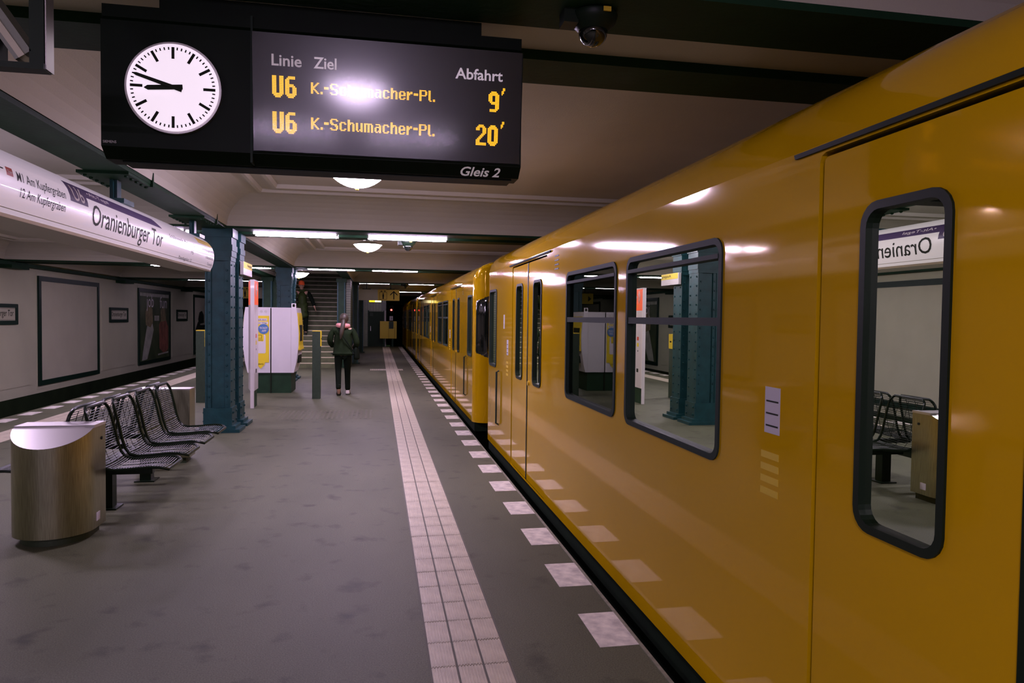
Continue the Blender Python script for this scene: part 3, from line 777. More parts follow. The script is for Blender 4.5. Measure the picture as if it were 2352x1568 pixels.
def band(name, y0, y1, z0, z1, mt, slant=0.0):
    mb = MB(); n = max(1, int((z1 - z0) / .012)); vs = []
    for k in range(n + 1):
        z = z0 + (z1 - z0) * k / n; p = (xz(z) + .0014)
        vs += [(p, y0, z), (p, y1 + slant * (1 - k / n), z)]
    mb.add(vs, [(2 * k, 2 * k + 1, 2 * k + 3, 2 * k + 2) for k in range(n)], 0, True); return mb.build(name, mt, ns)
band('line_badge', 5.30, 5.60, 2.375, 2.51, M['purple']); band('line_band', 5.60, 7.25, 2.44, 2.51, M['purple'], .18)
band('tram_badge', 4.46, 4.535, 2.385, 2.432, M['red'])
band('exit_band', 8.86, 9.575, 2.455, 2.52, M['yeld'])
def cl(s, y, z, w_, h_, mt='ink', bold=.0): letter(s, M[mt], ns, lambda u, v: cs(y + u, z + v), w_, h_, bold=bold, cut=.012)
cl('U6', 5.36, 2.388, .19, .105, 'signw', .01)
cl('\u2022Alt-Tegel', 5.66, 2.458, .42, .036, 'print_w')
cl('Oranienburger Tor', 5.67, 2.212, 1.73, .198, 'ink', .004)
cl('\u2190', 4.34, 2.405, .08, .02) if False else band('arrow_bar', 4.33, 4.43, 2.410, 2.418, M['ink'])
cl('Tram', 4.47, 2.40, .055, .016, 'print_w')
cl('M1 Am Kupfergraben', 4.575, 2.355, .65, .072, 'ink', .004); cl('12 Am Kupfergraben', 4.61, 2.268, .61, .072, 'ink', .004)
cl('Schillerstra\u00dfe, Pankow', 7.62, 2.375, .86, .042); cl('M5', 8.46, 2.29, .10, .04); cl('Pasedagplatz 12', 8.03, 2.195, .52, .042); cl('S-', 8.56, 2.375, .10, .04)
cl('Oranienburger Stra\u00dfe', 8.96, 2.375, .60, .042); cl('Chausseestra\u00dfe', 9.13, 2.295, .40, .04); cl('Torstra\u00dfe', 9.27, 2.22, .26, .036)
for y in (6.78, 9.42):
    h = MB(); h.box(-.03, .03, y - .05, y + .05, 2.57, ZB); h.box(-.006, .006, y - .075, y + .075, 2.6, ZB)
    h.build('hanger', M['steel'], ns)
    h = MB(); h.box(-.11, .11, y - .13, y + .13, 2.565, 2.605); h.build('hanger_foot', M['steel'], ns)
    h = MB(); h.box(-.19, .21, y - .33, y + .33, ZB - .028, ZB - .004)
    for k in range(5): h.ball((.17, y - .26 + k * .13, ZB - .03), .02, n=6); h.ball((-.15, y - .26 + k * .13, ZB - .03), .02, n=6)
    h.box(.19, .235, y + .24, y + .27, ZB - .03, ZB + .1)
    h.build('clamp_plate', M['beam'], ns)

# ================================================================== BINS AND BENCH
def bin_proto():
    t = thing('litter_bin', '', 'litter bin')
    hw, ys, yb, bl = .262, -.10, .10, .26                # curve starts at ys, flat back at yb, bulge depth bl
    arc = [(-hw * math.cos(PI * k / 24), ys - bl * math.sin(PI * k / 24)) for k in range(25)]
    plan = arc + [(hw, yb), (-hw, yb)]
    def ztop(y): return .80 if y > ys - .02 else .80 - .115 * ((ys - .02 - y) / (bl - .02))
    b = MB(); n = len(plan)
    vs = [(x, y, .062) for x, y in plan] + [(x, y, ztop(y)) for x, y in plan]
    b.add(vs, [(i, (i + 1) % n, n + (i + 1) % n, n + i) for i in range(n)], 0, True); b.add(vs[:n], [tuple(range(n))]); b.build('bin_body', M['brushed'], t)
    l = MB(); vs = [(x * 1.004, y, ztop(y) + .002) for x, y in arc]; l.add(vs, [tuple(range(len(vs)))])
    l.build('slanted_lid', M['steeltop'], t)
    l = MB(); l.prism([(-hw - .004, ys), (hw + .004, ys), (hw + .004, yb + .003), (-hw - .004, yb + .003)], 'z', .80, .812); l.box(hw - .06, hw + .004, ys - .02, yb, .795, .816); l.build('top_plate', M['steeltop'], t)
    p = MB(); p.prism([(x * .84, y * .84 + .0) for x, y in plan], 'z', 0, .064); p.build('plinth', M['plinth'], t)
    MB().cyl((hw - .002, .02, .70), .012, .008, 'x', 10).build('lock', M['ink'], t)
    bx('label_plate', hw - .002, hw + .003, -.09, -.02, .11, .17, M['sticker'], t)
    return t
b0 = bin_proto(); b0.location = (-2.265, 5.70, 0); b0['label'] = 'brushed steel rounded litter bin at the near end of the wire bench'
b1 = copy_tree(b0); b1.location = (-2.265, 8.34, 0); b1.rotation_euler = (0, 0, PI); b1['label'] = 'brushed steel litter bin at the far end of the wire bench'

bench = thing('wire_bench', 'black wire mesh bench with eight seats back to back', 'bench', (XC, 0, 0))
# seat profile in local x (front), z : back top -> bend -> seat front
prof = [(.015, .905), (.035, .86), (.07, .72), (.10, .58), (.125, .50), (.16, .452), (.22, .435), (.34, .44), (.48, .452), (.56, .447), (.60, .425)]
prof = [(a + .02, z) for a, z in prof]
def resample(pts, n):
    L_ = [0]
    for a, b in zip(pts, pts[1:]): L_.append(L_[-1] + math.dist(a, b))
    out = []
    for k in range(n):
        d = L_[-1] * k / (n - 1)
        for i in range(len(pts) - 1):
            if d <= L_[i + 1] + 1e-9:
                t = (d - L_[i]) / (L_[i + 1] - L_[i]); out.append((pts[i][0] + (pts[i + 1][0] - pts[i][0]) * t, pts[i][1] + (pts[i + 1][1] - pts[i][1]) * t)); break
    return out
def seat_meshes():
    hw = .235; P = resample(prof, 34)
    def half(i):   # rounded corners at both ends
        e = min(i, 33 - i); return hw - (.05, .022, .008, .002)[e] if e < 4 else hw
    f = MB(); left = [(p[0], -half(i), p[1]) for i, p in enumerate(P)]; right = [(p[0], half(i), p[1]) for i, p in enumerate(P)]
    f.tube(left + right[::-1], .0125, 6, closed=True)
    w_ = MB()
    Q = resample(prof, 50)
    for k in range(1, 49):
        p = Q[k]; i = min(33, int(k * 33 / 49)); h = half(i)
        a = .0028; dep = .012 if k < 20 else .0
        ys = [-h, -h * .5, 0, h * .5, h]
        vs = []
        for j, y in enumerate(ys):
            s_ = dep * (1 - (y / h) ** 2); xx, zz = p[0] - s_, p[1] - (.010 * (1 - (y / h) ** 2) if k >= 20 else 0)
            vs += [(xx + a, y, zz), (xx, y, zz + a), (xx - a, y, zz), (xx, y, zz - a)]
        w_.add(vs, [(4 * j + q, 4 * j + (q + 1) % 4, 4 * j + 4 + (q + 1) % 4, 4 * j + 4 + q) for j in range(4) for q in range(4)])
    for y in (-.12, 0, .12): w_.tube([(p[0] - .012 * (1 - (y / hw) ** 2) - .004, y, p[1] - .008) for p in P[1:-1]], .0026, 4)
    return f.mesh('seat_frame', M['wire']), w_.mesh('wire_mesh', M['wire'])
sf, wm = seat_meshes()
SY = [6.05 + .575 * k for k in range(4)]
for s in (1, -1):
    for y in SY:
        st_ = MB().box(.10, .46, -.03, .03, .36, .405).box(.36, .46, -.02, .02, .405, .43).build('seat_bracket', M['wire'], bench, (.0, y, 0))
        st_.name = 'seat'
        if s < 0: st_.rotation_euler = (0, 0, PI)
        a = link('seat_frame', sf, st_); b = link('wire_mesh', wm, st_); b['kind'] = 'stuff'
bx('beam', -.05, .05, SY[0] - .2, SY[3] + .2, .33, .40, M['wire'], bench)
for y in (6.42, 7.44):
    p = MB(); p.box(-.05, .05, y - .05, y + .05, .0, .33); p.box(-.09, .09, y - .09, y + .09, 0, .012); p.build('leg', M['wire'], bench)

# ================================================================== TICKET MACHINES
MX, MY0, MY1 = -2.184, 15.5, 16.4
def machine(sg, label):
    t = thing('ticket_machine', label, 'ticket machine', (MX, MY0, 0))
    p = [(.012, .425), (.46, .425), (.505, .62), (.55, .95), (.555, 1.25), (.53, 1.60), (.505, 1.785), (.012, 1.785)]
    P = [(sg * a, z) for a, z in p]
    MB().prism(P, 'y', 0, MY1 - MY0).build('cabinet', M['white'], t)
    MB().box(*sorted((sg * .012, sg * .405)), .03, .87, 0, .43).build('plinth', M['dkgreen'], t)
    # front with yellow screen surround
    fr = MB()
    def fx(z):
        for (a, za), (b, zb) in zip(p[1:-1], p[2:]):
            if za <= z <= zb and zb > za: return a + (b - a) * (z - za) / (zb - za)
        return .5
    zz = [.90, 1.0, 1.25, 1.6, 1.68]
    vs = []
    for z in zz: vs += [(sg * (fx(z) + .012 + (.03 if z < 1.0 else 0)), .06, z), (sg * (fx(z) + .012 + (.03 if z < 1.0 else 0)), .84, z)]
    for z in zz: vs += [(sg * (fx(z) - .01), .06, z), (sg * (fx(z) - .01), .84, z)]
    n = len(zz); fs = []
    for k in range(n - 1): fs += [(2 * k, 2 * k + 1, 2 * k + 3, 2 * k + 2), (2 * k, 2 * k + 2, 2 * n + 2 * k + 2, 2 * n + 2 * k), (2 * k + 1, 2 * k + 3, 2 * n + 2 * k + 3, 2 * n + 2 * k + 1)]
    fs += [(0, 1, 2 * n + 1, 2 * n), (2 * n - 2, 2 * n - 1, 4 * n - 1, 4 * n - 2)]
    fr.add(vs, fs); fp = fr.build('front_panel', M['yel'], t)
    MB().box(*sorted((sg * .55, sg * .572)), .16, .62, 1.08, 1.42).build('screen', M['ink'], fp)
    MB().box(*sorted((sg * .50, sg * .55)), .2, .66, .62, .78).build('ticket_tray', M['ink'], t)
    return t
mr = machine(1, 'white ticket machine facing the train, plain side panel, nearer the walking woman')
ml = machine(-1, 'white ticket machine facing the left track, yellow info panel on its side')
bx('side_seam', .40, .405, -.003, .01, .44, 1.78, M['print_g'], mr)
np_ = bx('number_plate', .41, .50, .02, .03, 1.785, 1.875, M['print_w'], mr); bx('plate_print', .432, .478, .015, .021, 1.80, 1.86, M['ink'], np_)
bx('gap_shade', -.010, .010, .01, .04, .0, 1.77, M['ink'], mr)  # black strip painting the shade in the slit between the machines
# info panel on the left machine's side (faces the camera)
ip = MB().box(-.39, -.035, -.006, .002, .64, 1.61).build('info_panel', M['yel'], ml)
def onp(x, z, off=.008): return lambda u, v: (x + u, -off, z + v)
bx('white_strip', -.33, -.075, -.008, 0, 1.505, 1.555, M['signw'], ip); bx('white_strip', -.33, -.055, -.008, 0, 1.435, 1.485, M['signw'], ip)
letter('einfach dein', M['ink'], ip, onp(-.325, 1.512, .0095), .23, .033); letter('bester Weg.', M['ink'], ip, onp(-.325, 1.442, .0095), .25, .033)
MB().cyl((-.145, -.013, 1.335), .105, .010, 'y', 32).build('app_badge', M['blue'], ip)
letter('TICKET', M['signw'], ip, onp(-.225, 1.335, .0145), .16, .042, bold=.02); letter('APP', M['signw'], ip, onp(-.18, 1.275, .0145), .09, .042, bold=.02)
ph = MB(); lp = rrect(-.36, -.10, .83, 1.22, .03); ph.prism([(a, z) for a, z in lp], 'y', -.008, -.004); ph.build('phone_print', M['signw'], ip)
ph = MB(); lp = rrect(-.33, -.14, 1.08, 1.235, .02); ph.prism([(a, z) for a, z in lp], 'y', -.010, -.006); ph.build('ticket_print', M['yel'], ip)
letter('BVG', M['ink'], ip, onp(-.26, 1.09, .0115), .10, .036)
for x0, x1, z0, z1 in ((-.27, -.18, 1.14, 1.146), (-.27, -.18, 1.205, 1.211), (-.27, -.264, 1.14, 1.211), (-.186, -.18, 1.14, 1.211)): bx('ticket_line', x0, x1, -.0115, -.009, z0, z1, M['ink'], ip)
ht = MB(); hp = [(0, -.09), (.075, -.01), (.085, .03), (.06, .065), (.02, .06), (0, .04), (-.02, .06), (-.06, .065), (-.085, .03), (-.075, -.01)]
ht.prism([(-.20 + a, .60 + z) for a, z in hp], 'y', -.010, -.001); ht.build('heart_logo', M['yel'], ip); letter('BVG', M['ink'], ip, onp(-.255, .588, .0115), .11, .036)
for k in range(4): MB().cyl((-.36 + k * .085, -.006, 1.70), .026, .006, 'y', 16).build('icon', M['print_g'], ml)
letter('www.bvg.de/tickets', M['print_g'], ml, onp(-.34, .505, .004), .24, .02)

# ================================================================== INFO PILLAR
ipl = thing('info_pillar', 'slim white emergency info pillar with orange top showing sound waves', 'info pillar', (-2.14, 13.0, 0))
plan = [(-.03, 0), (.03, 0), (.02, .5), (-.14, .46)]
MB().prism(plan, 'z', .30, 1.80).build('shaft', M['signw'], ipl)
MB().prism([(a * .999, b) for a, b in plan], 'z', 1.80, 2.215).build('orange_head', M['orange'], ipl)
MB().prism([(-.034, -.004), (.034, -.004), (.024, .504), (-.145, .464)], 'z', 2.215, 2.235).build('top_cap', M['signw'], ipl)
bx('front_strip', -.031, .031, -.006, .004, 0.0, 2.215, M['signw'], ipl)
MB().prism([(-.02, .05), (.02, .05), (.012, .42), (-.10, .40)], 'z', 0, .30).build('foot', M['dkgreen'], ipl)
bx('edge_line', .022, .025, -.0075, -.004, .0, 1.8, M['print_g'], ipl); bx('edge_line', .0305, .0325, .006, .02, 0.3, 2.2, M['print_w'], ipl)
def side(y, z): return (.0305 - .02 * y + .0015, y, z)
for r in (.10, .14, .18):
    a_ = [side(.34 - r * math.cos(t), 2.06 + r * math.sin(t) * .85) for t in [(-.9 + .15 * k) for k in range(13)]]
    MB().tube(a_, .006, 4).build('sound_wave', M['signw'], ipl)
MB().ball(side(.36, 2.06), .004, .03, .03, 8).build('head_symbol', M['signw'], ipl)
def sl2(s, y, z, w_, h_, mt='print_g'): letter(s, M[mt], ipl, lambda u, v: side(y + u, z + v), w_, h_)
sl2('SOS', .08, 1.745, .2, .035); sl2('Notruf', .08, 1.70, .26, .035); sl2('Information', .06, 1.655, .36, .035)
sl2('SOS', .28, 1.86, .14, .05, 'yeld')
for z, mt, nm in ((1.22, 'red', 'call_button'), (1.10, 'yel', 'info_button'), (1.0, 'ink', 'speaker_hole'), (.60, 'ink', 'pictogram')):
    y0, y1, hh = (.2, .3, .07) if nm != 'speaker_hole' else (.23, .26, .03)
    MB().prism([side(y0, z)[:2], side(y1, z)[:2], (side(y1, z)[0] - .01, y1), (side(y0, z)[0] - .01, y0)], 'z', z, z + hh).build(nm, M[mt], ipl)

# ticket validators
def validator(x, y, label):
    t = thing('ticket_validator', label, 'ticket validator', (x, y, 0))
    MB().box(-.082, .07, 0, .18, 0, 1.318).build('post', M['validator'], t)
    MB().box(-.082, .082, .0, .18, 1.318, 1.333).box(.07, .082, -.003, .18, 1.03, 1.318).build('yellow_edge', M['yel'], t)
    bx('slot', .082, .086, .04, .12, 1.16, 1.19, M['ink'], t)
    return t
validator(-1.17, 14.36, 'slim grey green ticket validator post with yellow edge beside the walking woman')
validator(-3.19, 13.9, 'slim grey ticket validator with yellow top, left behind the blue column')

# exit flag sign on the second column
es = thing('exit_sign', 'small white and yellow flag sign on the rear blue column', 'exit sign', (XC + .21, 10.95, 0))
MB().box(.02, .065, 0, .72, 2.21, 2.40).build('sign_box', M['signw'], es)
bx('yellow_field', .0655, .068, .03, .715, 2.305, 2.398, M['yel'], es)
bx('bracket', 0, .02, .2, .35, 2.27, 2.34, M['steel'], es)
letter('Ausgang', M['ink'], es, lambda u, v: (.0695, .30 + u, 2.325 + v), .40, .055); letter('Hannoversche', M['print_g'], es, lambda u, v: (.0667, .33 + u, 2.265 + v), .36, .025); letter('Stra\u00dfe', M['print_g'], es, lambda u, v: (.0667, .33 + u, 2.23 + v), .2, .025)

# hanging direction signs
def dir_sign(x, y, label, flip):
    t = thing('direction_sign', label, 'direction sign', (x, y, 0))
    MB().box(-.73, .73, 0, .12, 2.2, 2.585).build('sign_box', M['signw'] if False else M['paper'], t)
    x0, x1 = ((-.03, .735) if not flip else (-.735, .05))
    MB().box(x0, x1, -.006, .126, 2.197, 2.588).build('yellow_field', M['yeld'], t)
    c = (x0 + .19) if not flip else (x1 - .2)
    fr = MB()
    for a in ((c - .13, c + .13, 2.235, 2.247), (c - .13, c + .13, 2.485, 2.497), (c - .13, c - .118, 2.235, 2.497), (c + .118, c + .13, 2.235, 2.497)): fr.box(a[0], a[1], -.010, -.005, a[2], a[3])
    fr.build('lift_frame', M['ink'], t)
    pg = MB(); pg.cyl((c, -.010, 2.44), .022, .005, 'y', 12); pg.box(c - .028, c + .028, -.010, -.005, 2.33, 2.415); pg.box(c - .022, c + .022, -.010, -.005, 2.255, 2.33); pg.build('person_symbol', M['ink'], t)
    for dx, sg in ((-.06, 1), (.06, -1)):
        a = MB(); a.prism([(c + dx - .04, 2.53 - .018 * sg), (c + dx + .04, 2.53 - .018 * sg), (c + dx, 2.53 + .026 * sg)], 'y', -.010, -.005); a.build('lift_arrow', M['ink'], t)
    d = (x1 - .20) if not flip else (x0 + .2)
    ar = MB(); ar.box(d - .018, d + .018, -.010, -.005, 2.24, 2.50)
    for s in (-1, 1): ar.prism([(d + s * .0, 2.545), (d + s * .13, 2.42), (d + s * .13, 2.375), (d, 2.50)], 'y', -.010, -.005)
    if not flip: ar.build('up_arrow', M['ink'], t)
    else:
        a = MB(); a.prism([(d - .13, 2.39), (d, 2.50), (d, 2.28)], 'y', -.010, -.005); a.build('left_arrow', M['ink'], t)
    for k in (-.42, .42):
        MB().tube([(k, .06, 2.585), (k, .06, ZB + .04)], .018, 8).build('hanger', M['ink'], t); bx('hanger_foot', k - .15, k + .15, 0, .12, 2.585, 2.612, M['ink'], t)
    return t
dir_sign(0.02, 25.95, 'hanging yellow and white sign with lift and up arrow above the right walkway', False)
dir_sign(-4.36, 25.95, 'hanging yellow and white lift sign on the left, seen behind the info pillar', True)

# lamp, signal and yellow cabinet at the end of the platform
el = thing('exit_lamp', 'small glowing yellow and white lamp box over the service door', 'lamp', (-.15, 39.45, 0))
bx('lamp_housing', -.34, .34, .03, .2, 2.38, 2.58, M['doorm'], el); bx('yellow_part', -.32, -.02, 0, .03, 2.405, 2.555, M['exitlampy'], el); bx('white_part', -.02, .32, 0, .03, 2.405, 2.555, M['exitlamp'], el)
for x in (-.17, -.02, .12): bx('divider', x - .006, x + .006, -.004, .002, 2.405, 2.555, M['yeld'], el)
sgn = thing('rail_signal', 'red glowing tunnel signal above a small white plate', 'signal', (0.73, 40.2, 0))
MB().cyl((0, .06, -1.19), .05, 3.4, 'z', 10).build('mast', M['under'], sgn); bx('signal_head', -.13, .13, -.03, .12, 1.82, 2.25, M['under'], sgn)
MB().cyl((0, -.05, 2.0), .048, .03, 'y', 16).build('red_lens', M['redlamp'], sgn); bx('number_plate', -.09, .09, -.05, -.03, 1.42, 1.66, M['print_w'], sgn)
letter('26', M['ink'], sgn, lambda u, v: (-.06 + u, -.053, 1.47 + v), .12, .14)
yc = thing('yellow_cabinet', 'yellow cabinet with dark square opening in front of the tunnel mouth', 'cabinet', (.55, 39.0, 0))
MB().box(-.44, .02, 0, .3, .45, 1.38).build('left_door', M['yeld'], yc); MB().box(.03, .45, .05, .35, .45, 1.38).build('right_box', M['yel'] if False else M['yeld'], yc)
bx('dark_opening', .04, .28, .03, .06, .98, 1.37, M['validator'], yc); bx('groove', .02, .03, .0, .3, .45, 1.38, M['ink'], yc); bx('groove', .33, .345, .045, .06, .45, 1.08, M['ink'], yc)
for x in (-.22, .24): bx('leg', x - .05, x + .05, .1, .2, 0, .46, M['dkgreen'], yc)

# ================================================================== CCTV DOMES
def cctv(x, y, z, label, sc, first=[]):
    if first:
        t = copy_tree(first[0]); t.location = (x, y, z); t.scale = (sc,) * 3; t['label'] = label; return t
    t = thing('dome_camera', label, 'camera', (x, y, z))
    MB().lathe([(.0, .098), (.07, .098), (.086, .096), (.092, .092), (.094, .085), (.085, .06), (.06, .035), (.056, .03)], n=28).build('housing', M['cambody'], t)
    MB().lathe([(.056, .035)] + [(.057 * math.cos(a), .03 - .057 * math.sin(a)) for a in [PI / 2 * k / 8 for k in range(9)]], n=28).build('dome', M['camdome'], t)
    bx('bracket', -.125, -.07, -.04, .04, .045, .11, M['cambody'], t)
    bx('type_label', .012, .042, -.094, -.088, .075, .092, M['stickery'], t)
    first.append(t); return t
cctv(0.812, 2.70, 2.702, 'black dome camera under the ceiling beam right of the departure board', 1.0)
cctv(0.455, 11.25, 2.677, 'black dome camera at the end of the first fluorescent tubes', 1.25)
cctv(0.965, 26.0, 2.672, 'black dome camera beside the right hanging direction sign', 1.3)

# bracket with monitor at the top left
hb = thing('monitor_bracket', 'dark steel bracket holding a tilted monitor housing, cut off top left', 'bracket', (0, 2.3, 0))
bx('post', -.990, -.948, 0, .045, 2.322, ZB, M['cambody'], hb); bx('post_flange', -.951, -.945, 0, .05, 2.322, ZB, M['steeltop'], hb)  # flange in paler metal: light on the post's right face put into colour
bx('bottom_plate', -1.60, -.948, -.01, .04, 2.318, 2.335, M['cambody'], hb)
def tilted(x0, z0, x1, z1, th, y0, y1, nm, mt):
    d = Vector((x1 - x0, z1 - z0)).normalized(); p = Vector((-d[1], d[0])) * th
    MB().prism([(x0, z0), (x1, z1), (x1 + p[0], z1 + p[1]), (x0 + p[0], z0 + p[1])], 'y', y0, y1).build(nm, M[mt], hb)
tilted(-.985, 2.372, -1.25, 2.76, .05, .0, .10, 'monitor_housing', 'greybox')
tilted(-1.0, 2.358, -1.27, 2.75, .018, -.005, .11, 'monitor_hood', 'signtrim')
bx('junction_box', -1.40, -1.09, .0, .10, 2.345, 2.47, M['cambody'], hb)

# ================================================================== LEFT WALL: BILLBOARDS AND NAME PLATES
def billboard(yc_, label, content):
    t = thing('billboard', label, 'billboard', (WL + .012, yc_, 0))
    a, z0, z1 = 2.02, -.27, 2.56; w_ = .13
    MB().box(0, .05, -a, a, z1 - w_, z1).build('frame_bar', M['bframe'], t); MB().box(0, .05, -a, a, z0, z0 + w_).build('frame_bar', M['bframe'], t)
    MB().box(0, .05, -a, -a + w_, z0 + w_, z1 - w_).build('frame_bar', M['bframe'], t); MB().box(0, .05, a - w_, a, z0 + w_, z1 - w_).build('frame_bar', M['bframe'], t)
    sh = MB().box(0, .022, -a + w_, a - w_, z0 + w_, z1 - w_).build('sheet', M['poster'] if content == 'poster' else M['paper'], t)
    def patch(nm, pts, mt, off): MB().prism(pts, 'x', .022, .022 + off).build(nm, M[mt], sh)
    if content == 'poster':
        patch('print_border', [(-1.86, 2.28), (1.86, 2.28), (1.86, 2.40), (-1.86, 2.40)], 'pwhite', .001)
        patch('print_figure', [(-1.5, .2), (-.9, 1.35), (-.45, 1.4), (-.2, 1.0), (-.6, .4), (-1.0, -.1), (-1.6, -.12)], 'pwhite', .001)
        patch('print_figure', [(-1.15, 1.2), (-1.2, 1.7), (-.8, 2.0), (-.35, 1.8), (-.3, 1.3), (-.6, 1.1)], 'pskin', .002)
        patch('print_figure', [(.55, .25), (.5, 1.2), (.9, 1.45), (1.4, 1.4), (1.75, 1.1), (1.75, .2), (1.2, 0)], 'pred', .001)
        patch('print_figure', [(.75, 1.3), (.7, 1.75), (1.0, 1.95), (1.35, 1.8), (1.4, 1.35)], 'pskin', .002)
        patch('print_figure', [(-.1, 1.35), (.5, 1.35), (.5, 1.55), (-.1, 1.55)], 'pwhite', .002)
        patch('print_figure', [(-.15, .15), (.4, .15), (.4, 1.0), (-.15, 1.0)], 'pwhite', .002) if False else None
        letter('job', M['print_w'], sh, lambda u, v: (.0255, -1.05 + u, 1.72 + v), .85, .62); letter('fun', M['print_w'], sh, lambda u, v: (.0255, .60 + u, 1.85 + v), .95, .46)
        patch('print_line', [(.35, -.02), (1.75, .02), (1.75, .08), (.35, .04)], 'pwhite', .002)
    if content == 'figure':
        patch('print_figure', [(-1.88, -.13), (-1.88, .75), (-1.2, 1.25), (-.9, 1.3), (-.7, 1.1), (.2, 1.1), (.9, .6), (1.2, -.13)], 'pdark', .001)
        patch('print_figure', [(-1.0, 1.15), (-1.15, 1.4), (-.9, 1.72), (-.4, 1.8), (0, 1.6), (.05, 1.2)], 'pdark', .002)
    return t
billboard(22.28 - 7.83, 'blank framed billboard left of the frame edge on the left wall', 'blank')
billboard(22.28, 'blank white billboard in a dark frame, nearest in view on the left wall', 'blank')
billboard(30.06, 'dark green framed poster with the words job and fun', 'poster')
billboard(38.0, 'framed billboard with a dark figure, partly behind the blue column', 'figure')
def plate(yc_, label):
    t = thing('name_plate', label, 'name plate', (WL + .022, yc_, 0)); a = .86
    lp, li = rrect(-a, a, 1.32, 1.815, .03), rrect(-a + .1, a - .1, 1.42, 1.725, .01)
    f = MB(); ring(f, lp, li, .045, 0); f.build('plate_frame', M['bframe'], t)
    s_ = MB().box(0, .02, -a + .09, a - .09, 1.41, 1.735).build('plate_face', M['paper'], t)
    letter('Oranienburger Tor', M['ink'], s_, lambda u, v: (.0215, -.68 + u, 1.475 + v), 1.36, .20, bold=.006)
    bx('plate_rule', .02, .0215, -.74, .74, 1.70, 1.706, M['ink'], s_); bx('plate_rule', .02, .0215, -.74, .74, 1.434, 1.44, M['ink'], s_)
plate(18.30, 'station name plate at the left picture edge, nearest on the left wall'); plate(26.06, 'station name plate between the blank billboard and the poster'); plate(33.93, 'station name plate right of the poster, farthest on the left wall')

# ================================================================== PEOPLE
def skin_mesh(name, verts, edges, radii, mt, parent, sub=2, root=0):
    me = bpy.data.meshes.new(name); me.from_pydata(verts, edges, [])
    o = bpy.data.objects.new(name, me); C.objects.link(o)
    md = o.modifiers.new('skin', 'SKIN'); md.use_smooth_shade = True; md.branch_smoothing = 0.6
    sv = me.skin_vertices[0].data
    for i, r in enumerate(radii): sv[i].radius = r if isinstance(r, tuple) else (r, r); sv[i].use_root = (i == root)
    sb = o.modifiers.new('sub', 'SUBSURF'); sb.levels = sub; sb.render_levels = sub
    bpy.context.view_layer.update()
    nm = bpy.data.meshes.new_from_object(o.evaluated_get(bpy.context.evaluated_depsgraph_get()))
    bpy.data.objects.remove(o); nm.materials.clear(); nm.materials.append(mt)
    return link(name, nm, parent)
def chain(pts): return [p[:3] for p in pts], [(i, i + 1) for i in range(len(pts) - 1)], [p[3] for p in pts]
def add_hand(V, E, R, wrist, d, side_):
    """palm with four fingers and a thumb, continuing from the vertex index wrist along direction d"""
    d = Vector(d).normalized(); s = Vector(side_).normalized(); w0 = Vector(V[wrist])
    V.append(tuple(w0 + d * .05)); R.append((.034, .018)); E.append((wrist, len(V) - 1)); p = len(V) - 1
    for k, l in ((-.026, .065), (-.009, .08), (.009, .075), (.026, .058)):
        V.append(tuple(w0 + d * .095 + s * k)); R.append(.0095); E.append((p, len(V) - 1))
        V.append(tuple(w0 + d * (.095 + l * .5) + s * k * 1.1)); R.append(.009); E.append((len(V) - 2, len(V) - 1))
        V.append(tuple(w0 + d * (.095 + l * .9) + s * k * 1.1 + Vector((0, .018, 0)))); R.append(.008); E.append((len(V) - 2, len(V) - 1))
    V.append(tuple(w0 + d * .04 - s * .045)); R.append(.011); E.append((p, len(V) - 1))
    V.append(tuple(w0 + d * .085 - s * .06)); R.append(.0095); E.append((len(V) - 2, len(V) - 1))

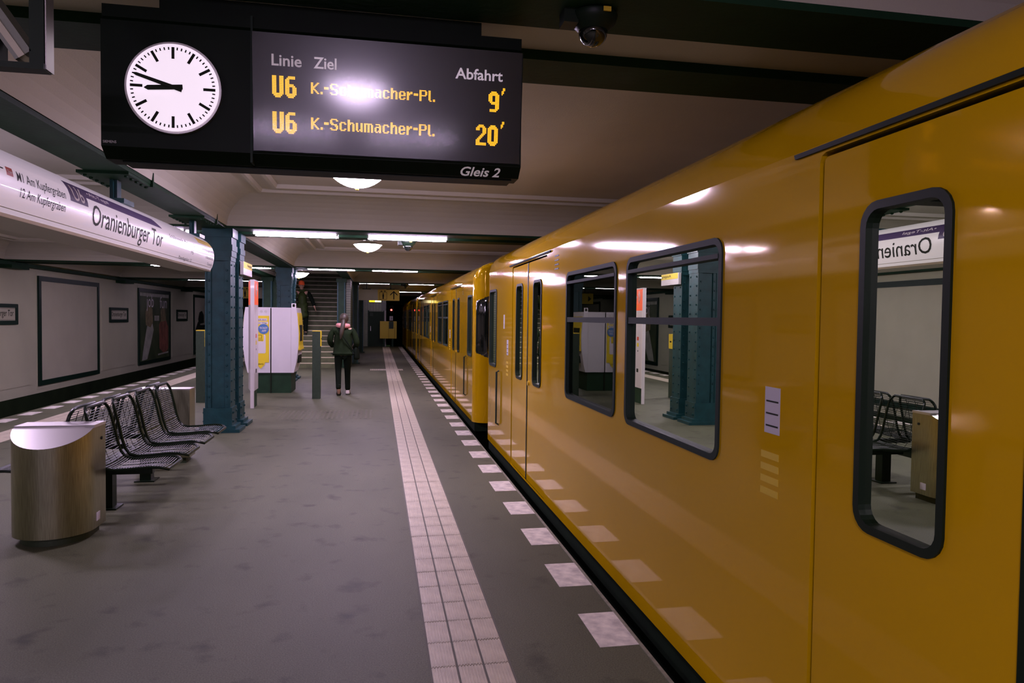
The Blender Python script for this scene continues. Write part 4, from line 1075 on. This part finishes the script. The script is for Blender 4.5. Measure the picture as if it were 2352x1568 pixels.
def woman():
    t = thing('person', 'woman in dark jacket with pink hood and ponytail walking away', 'person', (-0.70, 14.98, 0))
    # body: pelvis root, spine, neck, head, arms, legs (trailing left foot lifted on its toe)
    V = [(0, .0, .92), (0, .0, 1.12), (.005, .01, 1.30), (.01, .02, 1.42), (.015, .035, 1.49), (.018, .05, 1.545), (.018, .045, 1.60),
         (-.18, .0, 1.36), (-.255, .0, 1.12), (-.17, .16, 1.0), (.20, .0, 1.36), (.285, -.02, 1.10), (.20, .16, .99),
         (-.085, -.0, .88), (-.085, -.02, .50), (-.075, -.13, .16), (-.072, -.09, .03), (.085, .02, .88), (.088, .10, .48), (.092, .12, .09), (.095, .22, .04)]
    E = [(0, 1), (1, 2), (2, 3), (3, 4), (4, 5), (5, 6), (2, 7), (7, 8), (8, 9), (2, 10), (10, 11), (11, 12), (0, 13), (13, 14), (14, 15), (15, 16), (0, 17), (17, 18), (18, 19), (19, 20)]
    R = [(.13, .09), (.12, .085), (.13, .085), .05, .055, (.075, .092), (.062, .08), .05, .042, .03, .05, .042, .03, .08, .055, .04, .03, .08, .055, .04, .03]
    add_hand(V, E, R, 9, (.5, .85, -.2), (0, .2, 1)); add_hand(V, E, R, 12, (-.5, .85, -.2), (0, .2, 1))
    body = skin_mesh('body', V, E, R, M['skin'], t)
    jv = [(0, 0, .815, (.245, .16)), (0, 0, .86, (.235, .165)), (0, 0, 1.0, (.20, .15)), (0, 0, 1.2, (.205, .145)), (.005, .0, 1.33, (.20, .12)), (.008, .01, 1.41, (.11, .09))]
    v, e, r = chain(jv)
    for s, el, wr in ((-1, (-.265, -.01, 1.10), (-.20, .15, .99)), (1, (.285, -.02, 1.05), (.22, .15, .96))):
        i = len(v); v += [(s * .185, 0, 1.345), (s * .245, -.005, 1.22), el, ((el[0] + wr[0]) / 2, (el[1] + wr[1]) / 2 + .02, (el[2] + wr[2]) / 2), wr]
        e += [(4, i), (i, i + 1), (i + 1, i + 2), (i + 2, i + 3), (i + 3, i + 4)]; r += [.080, .072, .064, .06, .055]
    skin_mesh('jacket', v, e, r, M['jacket'], t, 2, 2)
    v = [(0, .0, .90), (-.09, -.01, .80), (-.088, -.02, .50), (-.078, -.12, .20), (-.076, -.145, .13), (.09, .02, .80), (.09, .09, .48), (.094, .12, .18), (.095, .125, .075)]
    skin_mesh('trousers', v, [(0, 1), (1, 2), (2, 3), (3, 4), (0, 5), (5, 6), (6, 7), (7, 8)], [(.14, .11), .095, .066, .056, .06, .095, .066, .058, .062], M['trousers'], t)
    # shoes: lifted left shoe shows its sole, right shoe flat
    ls = MB(); outl = [(-.036, -.13), (-.042, -.05), (-.034, .02), (-.046, .09), (-.03, .14), (.0, .155), (.03, .14), (.046, .09), (.036, .02), (.04, -.05), (.034, -.13), (0, -.145)]
    def shoe(tip, ang, x, nm):
        ca, sa = math.cos(ang), math.sin(ang)
        def X(p): # p: (x, along, up) rotate about the x axis
            return (x + p[0], tip[0] + p[1] * ca - p[2] * sa, tip[1] + p[1] * sa + p[2] * ca)
        n = len(outl); u = MB()
        lv = [[X((a * f, b * g + .0, z)) for a, b in outl] for f, g, z in ((1, 1, .02), (1.0, .99, .05), (.85, .9, .085), (.6, .6, .115))]
        vs = [p for l in lv for p in l]
        u.add(vs, [(k * n + i, k * n + (i + 1) % n, k * n + n + (i + 1) % n, k * n + n + i) for k in range(3) for i in range(n)], 0, True); u.add(lv[3], [tuple(range(n))])
        so = MB(); lo = [[X((a * 1.06, b * 1.04, z)) for a, b in outl] for z in (-.004, .026)]
        so.add(lo[0] + lo[1], [(i, (i + 1) % n, n + (i + 1) % n, n + i) for i in range(n)], 0, True); so.add(lo[0], [tuple(range(n))]); so.add(lo[1], [tuple(range(n))])
        s0 = u.build('shoe', M['shoe'], t); so.build('sole', M['sole'], s0)
    shoe((-.085, .115), -1.05, -.076, 'l'); shoe((.20, .004), 0, .096, 'r')
    # hair, ponytail, hood
    MB().ball((.018, .03, 1.578), .092, .105, .108, 16).build('hair', M['hair'], t)
    skin_mesh('ponytail', [(.016, -.07, 1.56), (.014, -.12, 1.50), (.0, -.165, 1.40), (-.02, -.175, 1.28), (-.04, -.172, 1.15)], [(0, 1), (1, 2), (2, 3), (3, 4)], [.035, .045, .05, .045, .015], M['hair'], t)
    skin_mesh('hood', [(-.115, .03, 1.43), (-.085, -.065, 1.435), (0, -.115, 1.425), (.085, -.065, 1.425), (.115, .03, 1.42), (.06, .10, 1.43), (-.06, .10, 1.43)], [(0, 1), (1, 2), (2, 3), (3, 4), (4, 5), (5, 6), (6, 0)], [.048, .052, .056, .052, .048, .04, .04], M['pink'], t)
    bg = MB(); bg.tube([(-.12, -.125, 1.40), (.05, -.17, 1.15), (.20, -.10, .92)], .010, 6); bg.build('shoulder_strap', M['trousers'], t)
    skin_mesh('shoulder_bag', [(.27, .0, 1.0), (.28, .02, .80), (.28, .02, .72)], [(0, 1), (1, 2)], [(.035, .07), (.05, .11), (.05, .10)], M['trousers'], t)
def man():
    X0, Y_, Z_ = -2.41, 24.50, 0.981
    t = thing('person', 'person in orange beanie and quilted dark coat coming down the stairs', 'person', (X0, Y_, Z_))
    # faces -Y; camera-right arm swings out
    V = [(-.02, 0, .95), (-.03, 0, 1.18), (-.05, -.01, 1.38), (-.06, -.02, 1.48), (-.07, -.05, 1.57), (-.07, -.06, 1.645), (-.07, -.05, 1.70),
         (-.25, 0, 1.43), (-.33, -.02, 1.15), (-.30, -.12, .90), (.14, 0, 1.42), (.26, -.02, 1.16), (.355, -.12, .93),
         (-.11, 0, .90), (-.12, -.12, .50), (-.12, -.12, -.07), (-.12, -.22, -.11), (.07, 0, .90), (.07, -.03, .48), (.06, .0, .09), (.06, -.12, .04)]
    E = [(0, 1), (1, 2), (2, 3), (3, 4), (4, 5), (5, 6), (2, 7), (7, 8), (8, 9), (2, 10), (10, 11), (11, 12), (0, 13), (13, 14), (14, 15), (15, 16), (0, 17), (17, 18), (18, 19), (19, 20)]
    R = [(.14, .1), (.14, .1), (.15, .1), .055, .06, (.078, .095), (.066, .085), .055, .045, .032, .055, .045, .032, .085, .06, .042, .03, .085, .06, .042, .03]
    add_hand(V, E, R, 9, (0, -.3, -1), (0, 1, -.2)); add_hand(V, E, R, 12, (.35, -.3, -.9), (.1, 1, 0))
    skin_mesh('body', V, E, R, M['skin'], t)
    # quilted coat to the knee: bulging rings
    v, e, r = [], [], []
    n = 17
    for k in range(n):
        z = .55 + k * (1.44 - .55) / (n - 1); fr = k / (n - 1)
        wd = .235 - .02 * fr + (.02 if k % 2 else -.002); 
        if k == n - 1: wd = .12
        if k == n - 2: wd = .17
        v.append((-.02 - .035 * fr, -.005, z)); r.append((wd, wd * .68)); 
        if k: e.append((k - 1, k))
    skin_mesh('coat', v, e, r, M['coat'], t, 2, 5)
    for sh, el, wr in (((-.24, 0, 1.40), (-.335, -.02, 1.14), (-.305, -.11, .92)), ((.15, 0, 1.40), (.265, -.02, 1.16), (.35, -.11, .95))):
        skin_mesh('sleeve', [(sh[0] * .7, 0, 1.38), sh, tuple((a + b) / 2 for a, b in zip(sh, el)), el, wr], [(0, 1), (1, 2), (2, 3), (3, 4)], [.07, .085, .08, .072, .058], M['trousers'] if wr[0] > 0 else M['coat'], t)
    skin_mesh('collar', [(-.16, -.02, 1.47), (-.10, -.11, 1.46), (.0, -.10, 1.46), (.04, -.01, 1.47), (-.05, .07, 1.48)], [(0, 1), (1, 2), (2, 3), (3, 4), (4, 0)], [.045] * 5, M['coat'], t)
    v = [(-.02, 0, .88), (-.11, -.02, .75), (-.12, -.12, .48), (-.12, -.12, .02), (.07, 0, .75), (.07, -.03, .46), (.06, .0, .10)]
    skin_mesh('trousers', v, [(0, 1), (1, 2), (2, 3), (0, 4), (4, 5), (5, 6)], [(.15, .11), .10, .08, .07, .10, .08, .07], M['trousers'], t)
    for x, y, z in ((-.12, -.18, -.1635), (.06, -.07, 0)):
        s0 = MB().ball((x, y, z + .05), .045, .135, .045, 12).build('shoe', M['sole'], t); MB().box(x - .042, x + .042, y - .12, y + .11, z, z + .022).build('sole', M['validator'], s0)
    MB().ball((-.07, -.045, 1.72), .097, .108, .085, 16).build('beanie', M['beanie'], t)
    skin_mesh('beanie_cuff', [(-.07 + .088 * math.cos(a), -.05 + .098 * math.sin(a), 1.675) for a in [2 * PI * k / 10 for k in range(10)]], [(k, (k + 1) % 10) for k in range(10)], [(.02, .03)] * 10, M['beanie'], t, 1)
    f = MB()
    f.prism([(-.012, 0), (.012, 0), (0, .045)], 'y', -.01, .01)
    MB().ball((-.07, -.152, 1.60), .012, .018, .022, 8).build('nose', M['skin'], t)
    for dx in (-.03, .03): MB().ball((-.07 + dx, -.132, 1.63), .011, .008, .007, 8).build('eye', M['ink'], t)
    bx('mouth', -.092, -.048, -.139, -.125, 1.556, 1.563, M['pred'], t)
    for dx in (-.08, .08): MB().ball((-.07 + dx, -.05, 1.615), .012, .02, .03, 8).build('ear', M['skin'], t)
woman(); man()
